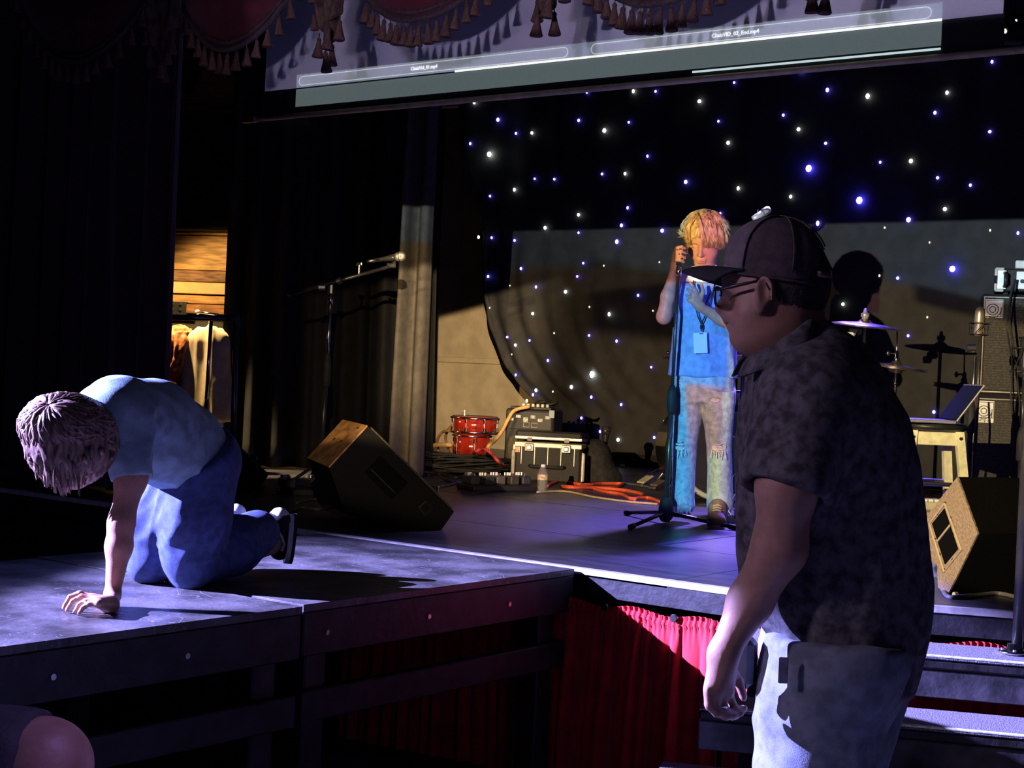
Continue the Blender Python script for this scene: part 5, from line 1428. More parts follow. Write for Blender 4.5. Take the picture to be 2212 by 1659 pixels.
# ------------------------------------------------------------------ lamps hung over the star cloth
def stage_lamp(pxs, py, d, label, r, s, e):
    c = P(sum(pxs) / len(pxs), py, d)
    t = thing('stage_lamp', label, 'lamp', c)
    MB().box(c + CV * .07 + Z * .0, (.10 + .07 * len(pxs), .10, .09), Matrix((RV, CV, Z)).transposed(), b=.01).build('housing', blackm, t)
    for x in pxs:
        q = P(x, py - 1, d); MB().lathe([(r * 1.3, .02), (r * 1.35, -.012), (r * 1.15, -.012), (r * 1.1, .02)], q, CV, 16).build('bezel', blackm, t, True)
        MB().ball(q + CV * .006, (r, r, r), 12).build('lens', M('pink_lens%d' % e, (.5, .3, .3), .3, 0, 5, emis=(1, .62, .6), strength=s), t, True)
    MB().tube([c + CV * .07 + Z * .04, c + CV * .07 + Z * .7], .012, 8).build('hanger', blackm, t)
stage_lamp([2145, 2158, 2170], 68, 8.2, 'row of three glowing pink lamps hung over the bass rig', .014, 2.2, 0)
stage_lamp([2195], 45, 8.6, 'single small glowing pink lamp above the row of three', .008, 2.0, 0)
stage_lamp([1881, 1894, 1906], 92, 9.3, 'row of three dim pink lamps partly behind the film screen edge', .010, 1.1, 1)

# ------------------------------------------------------------------ people
skin = M('skin', (.50, .27, .19), .5, .08, 30, spec=.4, bump=.05, bscale=200)
skin_t = M('skin_tanned', (.30, .165, .125), .5, .1, 30, spec=.4, bump=.06, bscale=160)
lipm = M('lips', (.48, .19, .16), .45, .05, 30)
eyew = M('eye_white', (.7, .7, .68), .2, .02, 20); iris = M('eye_iris', (.06, .05, .05), .15, .1, 30)
def ellax(fwd):                                   # axes: forward, sideways, up
    f = Vector(fwd).normalized(); s_ = Z.cross(f).normalized(); return f, s_, f.cross(s_)
def fingers(S_, polys, r0=.0088, r1=.0068, k=.005):
    for pl in polys:
        n = len(pl)
        for i in range(n - 1):
            S_.cap(pl[i], pl[i + 1], r0 + (r1 - r0) * i / (n - 1), r0 + (r1 - r0) * (i + 1) / (n - 1), k)
def lock(mb, pts, r, seg=5):
    n = len(pts); mb.tube(pts, [r * (.55 + .45 * min(1, 4 * i / n)) * max(.08, (1 - (i / (n - 1)) ** 2.2)) for i in range(n)], seg)
def zip_(*a): return zip(*a)

# ---- the man in the cap, standing on the house floor, seen from behind his shoulder
DM = 3.1
def m(px, py, dd=0.0): return P(px, py, DM + dd)
MF = (RV * -.93 + CV * .36).normalized(); MS = Z.cross(MF)         # facing; MS points to the viewer's side
man = thing('person', 'man in cap, glasses and dark patterned shirt standing on the floor below the stage', 'person', Vector((m(1770, 1500).x, m(1770, 1500).y, 0)))
tilt = ellax(MF - Z * .12)
s = Solid()
s.ell(m(1672, 604), (.102, .078, .118), tilt, .02)
s.ell(m(1664, 668), (.060, .060, .085), tilt, .03)                     # face
s.ell(m(1648, 706), (.050, .054, .050), tilt, .03)                     # jaw
s.ell(m(1608, 728), (.023, .028, .020), tilt, .03)                     # chin
s.ell(m(1650, 730), (.050, .055, .030), tilt, .04)                     # under the chin
s.cap(m(1592, 600), m(1594, 622), .024, .020, .03)                     # brow
s.cap(m(1580, 628), m(1557, 664), .010, .0125, .012).ell(m(1564, 668, -.008), (.013, .012, .009), tilt, .01)
s.ell(m(1580, 690), (.016, .026, .012), tilt, .02)
s.cap(m(1578, 694, -.004), m(1582, 694, .02), .009, .009, .008)        # upper lip
s.cap(m(1582, 706, -.004), m(1586, 706, .02), .009, .009, .008)
s.cap(m(1572, 700, -.03), m(1576, 700, .03), .0025, .0025, .006, op='s')
s.ell(m(1622, 672, -.035), (.028, .026, .026), tilt, .03)                # cheek
s.ell(m(1567, 641, -.028), (.014, .016, .012), tilt, .012, op='s')     # eye socket
s.cap(m(1700, 690, .01), m(1760, 860, .02), .066, .085, .05)
# ear
er = ellax(MF * 1 + Z * .1)
ec = m(1650, 634, -.078)
ea = (MF * .96 + CV * -.2).normalized(); eu = (Z + RV * -.12).normalized()
s.ell(ec, (.019, .011, .034), (ea, CV, eu), .006)
s.ell(ec + Z * -.030 + MF * .004, (.011, .008, .012), (ea, CV, eu), .008)
s.ell(ec - CV * .012 + Z * .004 + MF * .002, (.0105, .008, .021), (ea, CV, eu), .004, op='s')
s.chain([(ec - CV * .007 + MF * (.016 * cos(a_)) + Z * (.031 * sin(a_) + .001), .0042) for a_ in [radians(x_) for x_ in (200, 150, 110, 80, 50, 20, -15, -45)]][::-1], .003)
s.cap(ec - CV * .006 + MF * .010 + Z * -.004, ec - CV * .006 + MF * .012 + Z * -.014, .005, .005, .004)
# trunk inside the shirt, arms
s.cap(m(1770, 880, .03), m(1785, 1400, .03), .10, .10, .05)
s.cap(m(1740, 890, -.12), m(1700, 1050, -.19), .050, .054, .05).cap(m(1700, 1050, -.19), m(1684, 1185, -.17), .055, .048, .03)
s.cap(m(1684, 1185, -0.170), m(1620, 1300, -0.120), .048, .042, .03).cap(m(1620, 1300, -0.120), m(1562, 1412, -0.130), .042, .027, .02)
s.cap(m(1562, 1412, -0.130), m(1540, 1490, -0.135), .026, .020, .02, sq=(MS, .8)).cap(m(1566, 1412, -0.120), m(1566, 1490, -0.115), .024, .020, .02)
fingers(s, [[m(1529, 1492, -0.145), m(1532, 1524, -0.145), m(1549, 1541, -0.138), m(1566, 1540, -0.130)],
            [m(1543, 1499, -0.135), m(1548, 1533, -0.135), m(1567, 1548, -0.128), m(1584, 1545, -0.122)],
            [m(1558, 1501, -0.122), m(1565, 1535, -0.122), m(1583, 1547, -0.115), m(1599, 1541, -0.110)],
            [m(1573, 1497, -0.108), m(1583, 1526, -0.107), m(1597, 1537, -0.102), m(1607, 1530, -0.100)]], .0098, .0078)
fingers(s, [[m(1577, 1440, -0.105), m(1596, 1472, -0.095), m(1606, 1506, -0.095)]], .0115, .0085)
s.cap(m(1720, 900, .14), m(1700, 1080, .20), .058, .052, .05).cap(m(1700, 1080, .20), m(1700, 1220, .22), .05, .044, .03).cap(m(1700, 1220, .22), m(1668, 1400, .20), .042, .028, .02)
s.cap(m(1668, 1400, .20), m(1664, 1470, .2), .028, .022, .02)
fingers(s, [[m(1655 + 8 * i, 1470, .18 + .018 * i), m(1658 + 8 * i, 1505, .18 + .018 * i), m(1668 + 7 * i, 1520, .18 + .018 * i)] for i in range(4)])
fingers(s, [[m(1652, 1440, .19), m(1645, 1470, .18), m(1650, 1490, .18)]], .011, .0085)
for dx, dd_ in ((1755, -.05), (1800, .12)):
    hip, kn, an = m(dx, 1450, dd_), m(dx - 5, 1950, dd_), m(dx + 5, 2380, dd_)
    s.cap(m(1785, 1400, .03), hip, .10, .08, .04).cap(hip, kn, .07, .05, .03).cap(kn, an, .05, .036, .03)
body('body', s, .0052, skin_t, man, 1)
# eye, hair under the cap
MB().ball(m(1592, 642, -.014), .0105, 12).build('eye', eyew, man, True)
h = Solid(); h.ell(m(1680, 604), (.106, .083, .120), tilt, .01)
h.plane(m(1672, 560), Z, k=.004); h.plane(m(1690, 690), -Z - RV * .6, k=.01); h.plane(m(1658, 640), -RV - Z * .06, k=.004)
V, Q = h.mesh(.005); V = folds(V, Q, [(.0015, Z, 30, 160, 3, None, 0)])
finish('hair', V, M('hair_dark', (.018, .014, .014), .6, .3, 60, bump=.4, bscale=300), man, quads=Q, smooth=True)
# cap: front panels, rear panels, bill, button, seams, strap
capf = M('cap_grey_front', (.13, .11, .13), .85, .12, 60, bump=.25, bscale=500); capb = M('cap_dark_rear', (.055, .04, .05), .85, .2, 60, bump=.3, bscale=420)
billm = M('cap_bill', (.020, .020, .030), .8, .1, 40)
cc = m(1676, 590); up = (Z + RV * .06).normalized(); cf = (MF - up * MF.dot(up)).normalized(); cs = up.cross(cf)
def dome(a, e, off=0.0):
    """azimuth from the front, elevation"""
    f = .104 + off; hh = .112 + off; ss_ = .090 + off
    bulge = 1 + .06 * max(0, cos(a)) * sin(2 * e)
    p = cf * cos(a) * cos(e) * f * bulge + cs * sin(a) * cos(e) * ss_ * bulge + up * (abs(sin(e)) ** .86) * (1 if e > 0 else -1) * hh
    p += up * (-.006 * (1 - sin(e)) * cos(a) * -1.0)
    seam = min(abs((a + pi / 6) % (pi / 3) - pi / 6), 1)
    return cc + p
def crown(name, a0, a1, mat, off=0.0):
    mb = MB(); mb.grid(lambda u, v: dome(a0 + (a1 - a0) * u, radians(-6 + 95 * v), off), 24, 18)
    o = mb.build(name, mat, man, True); o.modifiers.new('felt_thickness', 'SOLIDIFY').thickness = .002; return o
crown('cap_front_panel', radians(-62), radians(62), capf, .002)
crown('cap_rear_panel', radians(62), radians(180 - 26), capb); crown('cap_rear_panel', radians(-180 + 26), radians(-62), capb)
mb = MB(); mb.grid(lambda u, v: dome(radians(154 + 52 * u), radians(28 + 61 * v)), 10, 10)
mb.build('cap_rear_panel', capb, man, True).modifiers.new('felt_thickness', 'SOLIDIFY').thickness = .002
MB().tube([dome(radians(150 + 60 * i / 10), radians(2), .002) for i in range(11)], .006, 6).build('cap_strap', M('cap_strap', (.20, .12, .10), .6, .1, 30), man, True)
for a in (0, 62, 118, -62, -118, 180):
    MB().tube([dome(radians(a), radians(e), .0032) for e in range(0 if a != 180 else 30, 90, 6)], .0017, 5).build('cap_seam', capb if abs(a) > 62 else capf, man, True)
MB().tube([dome(radians(a), radians(-6), .002) for a in range(-150, 151, 10)], .003, 6).build('cap_band', capb, man, True)
MB().lathe([(.001, .004), (.006, .003), (.008, 0), (.001, -.001)], cc + up * .114, up, 14).build('cap_button', capb, man, True)
tipc = m(1487, 586)
def bill(u, v):
    a = radians(-64 + 128 * u); p0 = dome(a, radians(-4), .001); q = p0 + (cf * (cos(a * .9) ** .75) * .088) * v - up * (.004 * v + .02 * abs(sin(a)) ** 2 * v) + cs * (.004 * v * sin(a))
    return q + up * (.030 * (1 - v) * v - .006 * v - .014 * (1 - cos(a)) * (1 - v) * 0)
o = MB().grid(bill, 28, 10).build('cap_bill', billm, man, True); o.modifiers.new('board_thickness', 'SOLIDIFY').thickness = .006
# glasses
glm = M('glasses_frame', (.02, .017, .018), .3, .1, 20, spec=.6)
gl0, gl1 = m(1548, 626, -.045), m(1652, 604, -.082)
g = MB().tube([gl0, gl0.lerp(gl1, .5) - CV * .012, gl1, gl1 - MF * .012 - Z * .02], .0034, 6).build('glasses_temple', glm, man, True)
gn = (MF * .95 - Z * .05).normalized(); gs_ = Z.cross(gn).normalized(); gu = gn.cross(gs_)
for k, c in enumerate((m(1551, 641, -.022), m(1551, 641, -.022) - gs_ * .062)):
    pts = [c + gs_ * .026 * (abs(cos(a)) ** .7) * (1 if cos(a) > 0 else -1) + gu * .019 * (abs(sin(a)) ** .7) * (1 if sin(a) > 0 else -1) for a in [2 * pi * i / 28 for i in range(29)]]
    MB().tube(pts, .0026, 6, cap=False).build('glasses_rim', glm, man, True)
    lens = MB().prism([p - gn * .001 for p in pts[:-1]], gn * .0016).build('glasses_lens', M('lens_glass', (.9, .9, .95), .03, 0, 5, trans=1.0, spec=.6), man)
MB().tube([m(1551, 636, -.022) - gs_ * .024, m(1551, 636, -.022) - gs_ * .031 + gn * .004, m(1551, 636, -.022) - gs_ * .038], .0025, 6).build('glasses_bridge', glm, man, True)
# shirt
shirtm = M('charcoal_patterned_shirt', (.034, .031, .040), .85, .3, 42, col2=(.115, .11, .125), detail=8, bump=.15, bscale=200)
def row(py, xl_, xr_, dh, d, fn): 
    a, b = fn(xl_, py, d), fn(xr_, py, d); return ((a + b) / 2, (b - a).length / 2, dh)
s = Solid()
s.loft([row(y, a, b, dh, .03, m) for y, a, b, dh in ((690, 1722, 1786, .055), (715, 1692, 1825, .09), (740, 1664, 1862, .12), (770, 1638, 1884, .15), (820, 1620, 1908, .185), (900, 1602, 1946, .215), (1000, 1594, 1972, .205), (1100, 1592, 1986, .19), (1200, 1598, 1993, .185), (1290, 1618, 2000, .18), (1350, 1640, 1996, .175), (1400, 1668, 1984, .168), (1440, 1735, 1972, .158), (1484, 1800, 1957, .14))], k=.02)
s.cap(m(1752, 862, -.13), m(1697, 1064, -.19), .100, .088, .06, flat=2)
s.cap(m(1697, 1066, -.19), m(1694, 1110, -.195), .068, .068, .004, op='s')
s.cap(m(1740, 880, .15), m(1706, 1064, .19), .09, .08, .05, flat=2)
s.cap(m(1712, 1030, .19), m(1702, 1090, .2), .066, .066, .004, op='s')
LA = (m(1700, 1060, -.19) - m(1760, 860, -.13))
body('shirt', s, .0065, shirtm, man, 2, [(.014, Z + RV * .1, 1.2, 8, 5, m(1880, 1200), .40), (.009, Z + RV * -.4, 2.0, 11, 8, m(1720, 1250), .28), (.006, RV + Z * .3, 2, 10, 12, m(1800, 880), .2), (.003, LA, 2, 14, 4, m(1710, 960, -.2), .10)])
# collar
c0 = m(1683, 735, .015); cA = (m(1748, 690, .015) - m(1616, 784, .015)) / 2
def coll(u, v):
    a = radians(-165 + 330 * u); d_ = cA * cos(a) + CV * sin(a) * .108; out = Vector((d_.x, d_.y, 0)).normalized()
    return c0 + d_ * (.96 + .02 * v) + out * (.004 + .026 * v) + Z * (.006 - .040 * v + .010 * (1 - (2 * v - 1) ** 2))
o = MB().grid(coll, 40, 8).build('collar', shirtm, man, True); o.modifiers.new('cloth_thickness', 'SOLIDIFY').thickness = .004
# jeans
jm = M('light_denim', (.12, .14, .185), .85, .2, 30, bump=.25, bscale=500)
s = Solid()
s.loft([row(y, a, b, dh, -.02, m) for y, a, b, dh in ((1375, 1662, 1962, .165), (1430, 1650, 1962, .165), (1480, 1643, 1948, .15), (1560, 1639, 1908, .125), (1660, 1637, 1892, .115), (1950, 1660, 1860, .09), (2340, 1680, 1850, .085))], k=.02)
s.loft([row(y, a, b, dh, .17, m) for y, a, b, dh in ((1420, 1700, 1966, .12), (1480, 1720, 1960, .115), (1560, 1720, 1932, .11), (1660, 1715, 1905, .105), (1950, 1730, 1890, .09), (2300, 1740, 1880, .085))], k=.02)
body('jeans', s, .0075, jm, man, 2, [(.008, RV + Z * .5, 2.5, 9, 3, m(1850, 1540), .2), (.006, RV - Z * .4, 3, 10, 9, m(1700, 1560), .25), (.006, Z, 1, 8, 2, None, 0)])
beltm = M('black_belt', (.015, .014, .015), .45, .1, 20)
MB().box(m(1608, 1430, -.02), (.055, .045, .10), Matrix((MS, MF, Z)).transposed(), b=.012).build('belt_pouch', blackpl, man)
MB().box(m(1692, 1448, -.165), (.018, .006, .05), Matrix((RV, CV, Z)).transposed(), b=.002).build('belt_loop', jm, man)
MB().torus(m(1558, 1526, -.1275), m(1551, 1535, -.128) - m(1558, 1502, -.123), .0108, .0022, 16, 6).build('finger_ring', M('ring_metal', (.85, .8, .7), .2, .02, 10, metal=1), man, True)
for dx, dd_ in ((1770, -.02), (1815, .17)):
    p = m(dx, 2380, dd_); p.z = 0
    sl = Solid().cap(p + MF * .14 + Z * .045, p - MF * .06 + Z * .055, .042, .045, .02).cap(p + Z * .06, p + Z * .12, .045, .045, .03).plane(p + Z * .002, -Z)
    V, Q = sl.mesh(.009); finish('shoe', V, rubber, man, quads=Q, smooth=True)

# ---- the boy on hands and knees on the thrust platform
def b(px, py, dd=0.0): return P(px, py, 4.70 + (px - 410) * .00186 + dd)
boy = thing('person', 'boy in teal shirt and blue jeans kneeling on all fours on the platform, head hanging', 'person', Vector((b(400, 1260).x, b(400, 1260).y, HS)))
AL = -.16
hf = (P(95, 868, 4.12) - P(150, 950, 4.20)).normalized()
hc_ = P(152, 948, 4.20)
fdir = Vector((0, -.55, -.84)).normalized()                         # the face looks down and forward
fs = fdir.cross(hf).normalized()
s = Solid()
s.ell(hc_, (.098, .076, .088), (hf, fs, fdir), .02)
s.ell(hc_ + fdir * .045 - hf * .035, (.075, .060, .050), (hf, fs, fdir), .03)
s.ell(hc_ + fdir * .06 - hf * .085, (.03, .035, .03), (hf, fs, fdir), .03)
s.cap(hc_ + fdir * .088 - hf * .005, hc_ + fdir * .104 - hf * .038, .008, .012, .01)
s.cap(hc_ + fdir * .090 - hf * .066 - fs * .014, hc_ + fdir * .090 - hf * .066 + fs * .014, .007, .007, .008)
for sd in (-1, 1):
    s.ell(hc_ + fdir * .082 + fs * .031 * sd - hf * .002, (.011, .015, .010), (hf, fs, fdir), .01, op='s')
    s.ell(hc_ + fs * .076 * sd - hf * .01, (.028, .009, .016), (hf, fs, fdir), .006)
s.cap(hc_ - hf * .06, b(225, 895, 0), .055, .062, .04)
s.cap(b(235, 900), b(420, 985), .07, .08, .05)
# supporting arm and hand
s.cap(b(268, 915, -.10), b(284, 1000, AL), .036, .036, .04).cap(b(284, 1000, AL), b(283, 1032, AL), .036, .041, .02).cap(b(283, 1032, AL), b(262, 1130, AL), .042, .031, .03)
s.cap(b(262, 1130, AL), b(257, 1180, AL), .034, .036, .03).cap(b(257, 1180, AL), b(243, 1285, AL), .035, .020, .02)
wr = b(242, 1288, AL); fl_ = lambda x, y, h_=.0085: onz(x, y, HS + h_)
kn = [fl_(197, 1316, .030), fl_(200, 1319, .030), fl_(205, 1322, .026), fl_(211, 1325, .022)]
pa0 = fl_(238, 1306, .022)
s.cap(wr, pa0, .021, .022, .02)
def proj(px, py, ref): return P(px, py, (ref - CAM).dot(FW))
t1, t2, t3, t4 = fl_(137, 1313), fl_(144, 1318), fl_(161, 1322), fl_(170, 1325)
K = [proj(200, 1290, t1), proj(203, 1294, t2), proj(207, 1299, t3), proj(213, 1304, t4)]
for q in K: s.cap(pa0, q, .019, .0125, .012)
fingers(s, [[K[0], proj(172, 1281, t1), proj(151, 1289, t1), t1], [K[1], proj(177, 1288, t2), proj(157, 1298, t2), t2],
            [K[2], proj(186, 1297, t3), proj(171, 1306, t3), t3], [K[3], proj(193, 1304, t4), proj(180, 1312, t4), t4]], .0085, .0065, .004)
fingers(s, [[pa0 + Z * -.004, fl_(218, 1296, .014), fl_(196, 1290, .010)]], .011, .008, .008)
# other arm, bent up under the hanging head
s.cap(b(225, 905, .12), b(190, 985, .17), .046, .038, .04).cap(b(190, 985, .17), b(140, 1010, .10), .034, .024, .02)
s.cap(b(140, 1010, .10), b(120, 1000, .06), .022, .018, .02)
fingers(s, [[b(118, 1003 - 6 * i, .05 + .014 * i), b(108, 993 - 6 * i, .04 + .014 * i), b(112, 982 - 6 * i, .03 + .014 * i)] for i in range(4)])
fingers(s, [[b(130, 1000, .05), b(128, 985, .03), b(124, 975, .02)]])
# legs inside the jeans
s.cap(b(420, 985), b(425, 1010, -.06), .08, .07, .04).cap(b(425, 1010, -.06), b(408, 1230, -.04), .06, .045, .03).cap(b(408, 1230, -.04), b(590, 1175, -.03), .042, .032, .03)
s.cap(b(420, 985), b(380, 1010, .10), .08, .07, .04).cap(b(380, 1010, .10), b(322, 1225, .17), .06, .045, .03).cap(b(322, 1225, .17), b(505, 1160, .20), .042, .032, .03)
body('body', s, .0055, skin, boy, 1)
# hair: dark under-volume and hanging locks swirling from the crown
hairb = M('hair_light_brown', (.20, .115, .085), .42, .5, 90, spec=.6, stretch=(1, 1, .25), col2=(.34, .22, .17))
h = Solid(); hcc = P(150, 932, 4.22)
h.ell(hcc, (.122, .120, .104), (hf, fs, fdir), .01); h.ell(P(152, 985, 4.21), (.104, .105, .082), None, .05)
V, Q = h.mesh(.006); V = folds(V, Q, [(.006, Z, 8, 60, 3, None, 0)])
hzb = lambda q: (lambda x: P(x, float(np.interp(x, [40, 60, 90, 120, 170, 200, 225, 250], [930, 985, 1042, 1064, 1068, 1040, 1004, 975])), 4.2).z)(CX + FPX * (q - CAM).dot(RR) / (q - CAM).dot(FW))
hb = finish('hair', V, hairb, boy, quads=Q, smooth=True)
crown_c = (P(98, 866, 4.10) - hcc).normalized()
cx_, cy_ = frame(crown_c); rng = random.Random(5); mb = MB()
for i in range(620):
    a = rng.uniform(0, 2 * pi); s0 = rng.uniform(.02, 1.25); L = rng.uniform(.10, .19)
    sw = .5 * rng.uniform(-.2, 1.6); wig = rng.uniform(0, .22); wp = rng.uniform(0, 6); lift = rng.uniform(0, .07) ** 1.2
    p = None; pts = []; vel = None; n = 9
    for k in range(n):
        th = s0 + k * .14; aa = a + sw * (k / n) + wig * sin(k * 1.1 + wp)
        dirv = crown_c * cos(th) + (cx_ * cos(aa) + cy_ * sin(aa)) * sin(th)
        rr = Vector((dirv.dot(hf) / .120, dirv.dot(fs) / .118, dirv.dot(fdir) / .100)).length
        q = hcc + dirv / rr * (1.02 + lift + .06 * rng.random() * (k / n) + .012)
        if p is not None and (th > 1.75 or dirv.z < -.35 or vel is not None):
            if vel is None: vel = (q - p)
            vel = vel * .72 + Vector((rng.uniform(-.002, .002), rng.uniform(-.002, .002), -.0085)) ; q = p + vel.normalized() * L / n
        lim = hzb(q) - .02 + .06 * rng.random()
        if q.z < lim: q.z = lim + (q.z - lim) * .15
        pts.append(q); p = q
    lock(mb, pts, rng.uniform(.0038, .0078))
for i in range(260):                                                # the curtain of hair falling past the face
    u = rng.random(); v_ = rng.uniform(-1, 1)
    st = P(58 + 185 * u, 955 + 40 * rng.random(), 4.20 + .10 * v_ * sqrt(max(.05, 1 - (2 * u - 1) ** 2)))
    bot = 1068 - 115 * max(0, u - .42) ** 1.1 * 1.6 - 70 * max(0, .30 - u) * 2.2 + rng.uniform(-30, 4)
    e = P(82 + 150 * u + rng.uniform(-8, 8), bot, 4.20 + .085 * v_ * sqrt(max(.05, 1 - (2 * u - 1) ** 2)))
    md = st.lerp(e, .55) + (RV * (.5 - u) * -.02)
    lock(mb, [st, st.lerp(md, .5), md, md.lerp(e, .5), e], rng.uniform(.006, .0105))
mb.build('hair_locks', hairb, boy, True)
teal = M('teal_shirt', (.24, .36, .41), .85, .12, 30, bump=.15, bscale=300)
s = Solid()
s.chain([(b(212, 893), .070), (b(250, 893), .094), (b(330, 912), .115), (b(395, 955), .108), (b(430, 985), .098)], .06)
s.cap(b(245, 893, -.09), b(330, 912, -.06), .07, .08, .06).cap(b(232, 897, .10), b(330, 912, .08), .065, .08, .06)
s.cap(b(330, 955), b(400, 1000), .11, .098, .05).cap(b(318, 975, -.05), b(380, 985, -.06), .065, .065, .05)
s.cap(b(268, 905, -.09), b(286, 1034, AL), .076, .057, .04, flat=2)
s.cap(b(286, 1036, AL), b(288, 1070, AL), .046, .046, .004, op='s')
s.cap(b(222, 905, .11), b(200, 965, .16), .064, .05, .04, flat=2)
hn = (b(318, 1040) - b(480, 965)); hn = hn.normalized(); hem_n = (Vector((0, 0, 0)) + CV * 0 + (b(470, 1060) - b(395, 900))).normalized()
s.plane(b(395, 1018), (hem_n + Z * -.0).normalized(), k=.004)
body('shirt', s, .0062, teal, boy, 2, [(.013, RV + Z * -.6, 2.5, 14, 5, b(300, 920, -.12), .16), (.010, RV - Z * .9, 2.0, 12, 8, b(390, 980, -.1), .2), (.004, Z, 3, 18, 3, b(285, 960, AL), .08)])
denim = M('blue_denim', (.05, .075, .19), .85, .2, 40, bump=.3, bscale=500)
s = Solid()
s.ell(b(425, 985, .02), (.125, .17, .115), None, .04)
s.cap(b(436, 1000, -.07), b(420, 1130, -.06), .115, .098, .05).cap(b(420, 1130, -.06), b(412, 1215, -.04), .096, .075, .04)
s.cap(b(412, 1218, -.04), b(500, 1180, -.05), .066, .084, .03).cap(b(500, 1180, -.05), b(556, 1150, -.03), .084, .070, .04)
s.cap(b(385, 1000, .12), b(345, 1130, .16), .110, .090, .05).cap(b(345, 1130, .16), b(322, 1210, .18), .088, .068, .04)
s.cap(b(322, 1210, .18), b(420, 1190, .19), .062, .075, .03).cap(b(420, 1190, .19), b(498, 1172, .21), .075, .066, .04)
s.plane(Vector((0, 0, HS + .003)), -Z)
s.plane(b(410, 968), (b(395, 900) - b(470, 1060)).normalized() , k=.004)
body('jeans', s, .0068, denim, boy, 2, [(.009, RV * .4 + Z, 2.5, 12, 4, b(420, 1120, -.1), .22), (.010, RV + Z * .3, 3, 13, 6, b(410, 1220, -.06), .12), (.008, RV * .8 + Z * .6, 2, 11, 2, b(340, 1150, .12), .2), (.007, RV, 3, 14, 7, b(540, 1170, -.06), .13)])
for (x, y, dd_, x2, y2) in ((452, 1022, -.185, 478, 1006),):
    p0, p1 = b(x, y, dd_), b(x2, y2, dd_); MB().tube([p0, p0.lerp(p1, .5) - Z * .018, p1], .003, 5).build('pocket_seam', denim, boy)
# shoes: canvas upper, white side stripe and sole
shb = M('black_canvas', (.02, .02, .024), .8, .2, 60); shw = M('white_rubber', (.72, .72, .72), .55, .1, 30)
def kneel_shoe(heel, toe, wd_, upper=shb, stripe=shw):
    d = (toe - heel); L = d.length; d.normalize(); out = (wd_ - d * wd_.dot(d)).normalized(); sd = d.cross(out)
    sl = Solid(); sl.cap(heel + d * .03, toe - d * .035, .038, .034, .02, sq=(sd, 1.1)).cap(heel + d * .03 - out * .03, heel + d * .08 - out * .05, .036, .034, .02)
    V, Q = sl.mesh(.006)
    up_ = finish('shoe', V, upper, boy, quads=Q, smooth=True)
    mb = MB(); n = 24; o1 = []; 
    for i in range(n):
        a = 2 * pi * i / n; rl = L / 2 + .008; p = (heel + toe) / 2 + d * cos(a) * rl * (abs(cos(a)) ** -.15 if abs(cos(a)) > .2 else 1) + sd * sin(a) * (.045 - .006 * cos(a + pi))
        o1.append(p + out * .018)
    mb.prism(o1, out * .015); mb.build('sole', shw, up_)
    MB().prism([p + out * .0152 for p in o1], out * .011).build('outsole', rubber, up_)
    pts = [heel + d * (L * t_) + sd * .041 * 1 - out * (.01 + .018 * sin(t_ * 7)) for t_ in (.2, .35, .5, .65, .8)]
    MB().tube(pts, .005, 6).build('side_stripe', stripe, up_, True)
    pts = [heel + d * (L * t_) - sd * .041 * 1 - out * (.01 + .018 * sin(t_ * 7)) for t_ in (.2, .35, .5, .65, .8)]
    MB().tube(pts, .005, 6).build('side_stripe', stripe, up_, True)
    MB().ball(heel + d * .012 - out * .012, (.036, .036, .036), 12).build('heel_counter', shw, up_, True)
z1 = b(600, 1238, -.03); kneel_shoe(b(612, 1112, -.03), Vector((z1.x, z1.y, HS + .045)), (RV + CV * .3))
z2 = b(500, 1190, .23); kneel_shoe(b(520, 1106, .22), Vector((b(486, 1215, .25).x, b(486, 1215, .25).y, HS + .05)), (RV + CV * .5 + Z * .4), shw, shb)

# ---- the singer
DSi = 7.45
def g(px, py, dd=0.0): return P(px, py, DSi + dd)
boy2 = thing('person', 'blond singer in blue shirt and ripped jeans gripping the microphone stand on stage', 'person', Vector((g(1515, 1125).x, g(1515, 1125).y, HS)))
ff = (-CV * .9 + RV * -.32 - Z * .38).normalized(); fsd = Z.cross(ff).normalized(); fup = ff.cross(fsd)
hx = g(1523, 522)
s = Solid()
s.ell(hx + fup * .018, (.096, .078, .105), (ff, fsd, fup), .02)
s.ell(hx + ff * .022 - fup * .035, (.072, .062, .088), (ff, fsd, fup), .03)
s.ell(hx + ff * .055 - fup * .100, (.030, .034, .024), (ff, fsd, fup), .03)            # chin
for sd in (-1, 1):
    s.ell(hx + ff * .05 + fsd * sd * .036 - fup * .04, (.032, .026, .03), (ff, fsd, fup), .03)
    s.ell(hx + ff * .096 + fsd * sd * .031 + fup * .002, (.016, .017, .011), (ff, fsd, fup), .012, op='s')
    s.ell(hx + ff * .084 + fsd * sd * .031 + fup * .001, (.011, .014, .0095), (ff, fsd, fup), .004)  # lowered lids
    s.ell(hx + fsd * sd * .080 - fup * .012, (.018, .008, .030), (ff, fsd, fup), .006)
s.cap(hx + ff * .092 + fup * .002, hx + ff * .114 - fup * .036, .007, .0105, .010)
for sd in (-1, 1): s.ell(hx + ff * .102 + fsd * sd * .010 - fup * .038, (.009, .008, .007), (ff, fsd, fup), .006)
s.cap(hx + ff * .094 - fup * .064 - fsd * .016, hx + ff * .094 - fup * .064 + fsd * .016, .0075, .0075, .006)
s.cap(hx + ff * .090 - fup * .076 - fsd * .013, hx + ff * .090 - fup * .076 + fsd * .013, .0085, .0085, .006)
s.cap(hx + ff * .104 - fup * .070 - fsd * .022, hx + ff * .104 - fup * .070 + fsd * .022, .0028, .0028, .003, op='s')
s.cap(g(1525, 555, .03), g(1520, 610, .03), .047, .055, .03)
s.cap(g(1520, 640, .03), g(1518, 830, .03), .09, .09, .05)
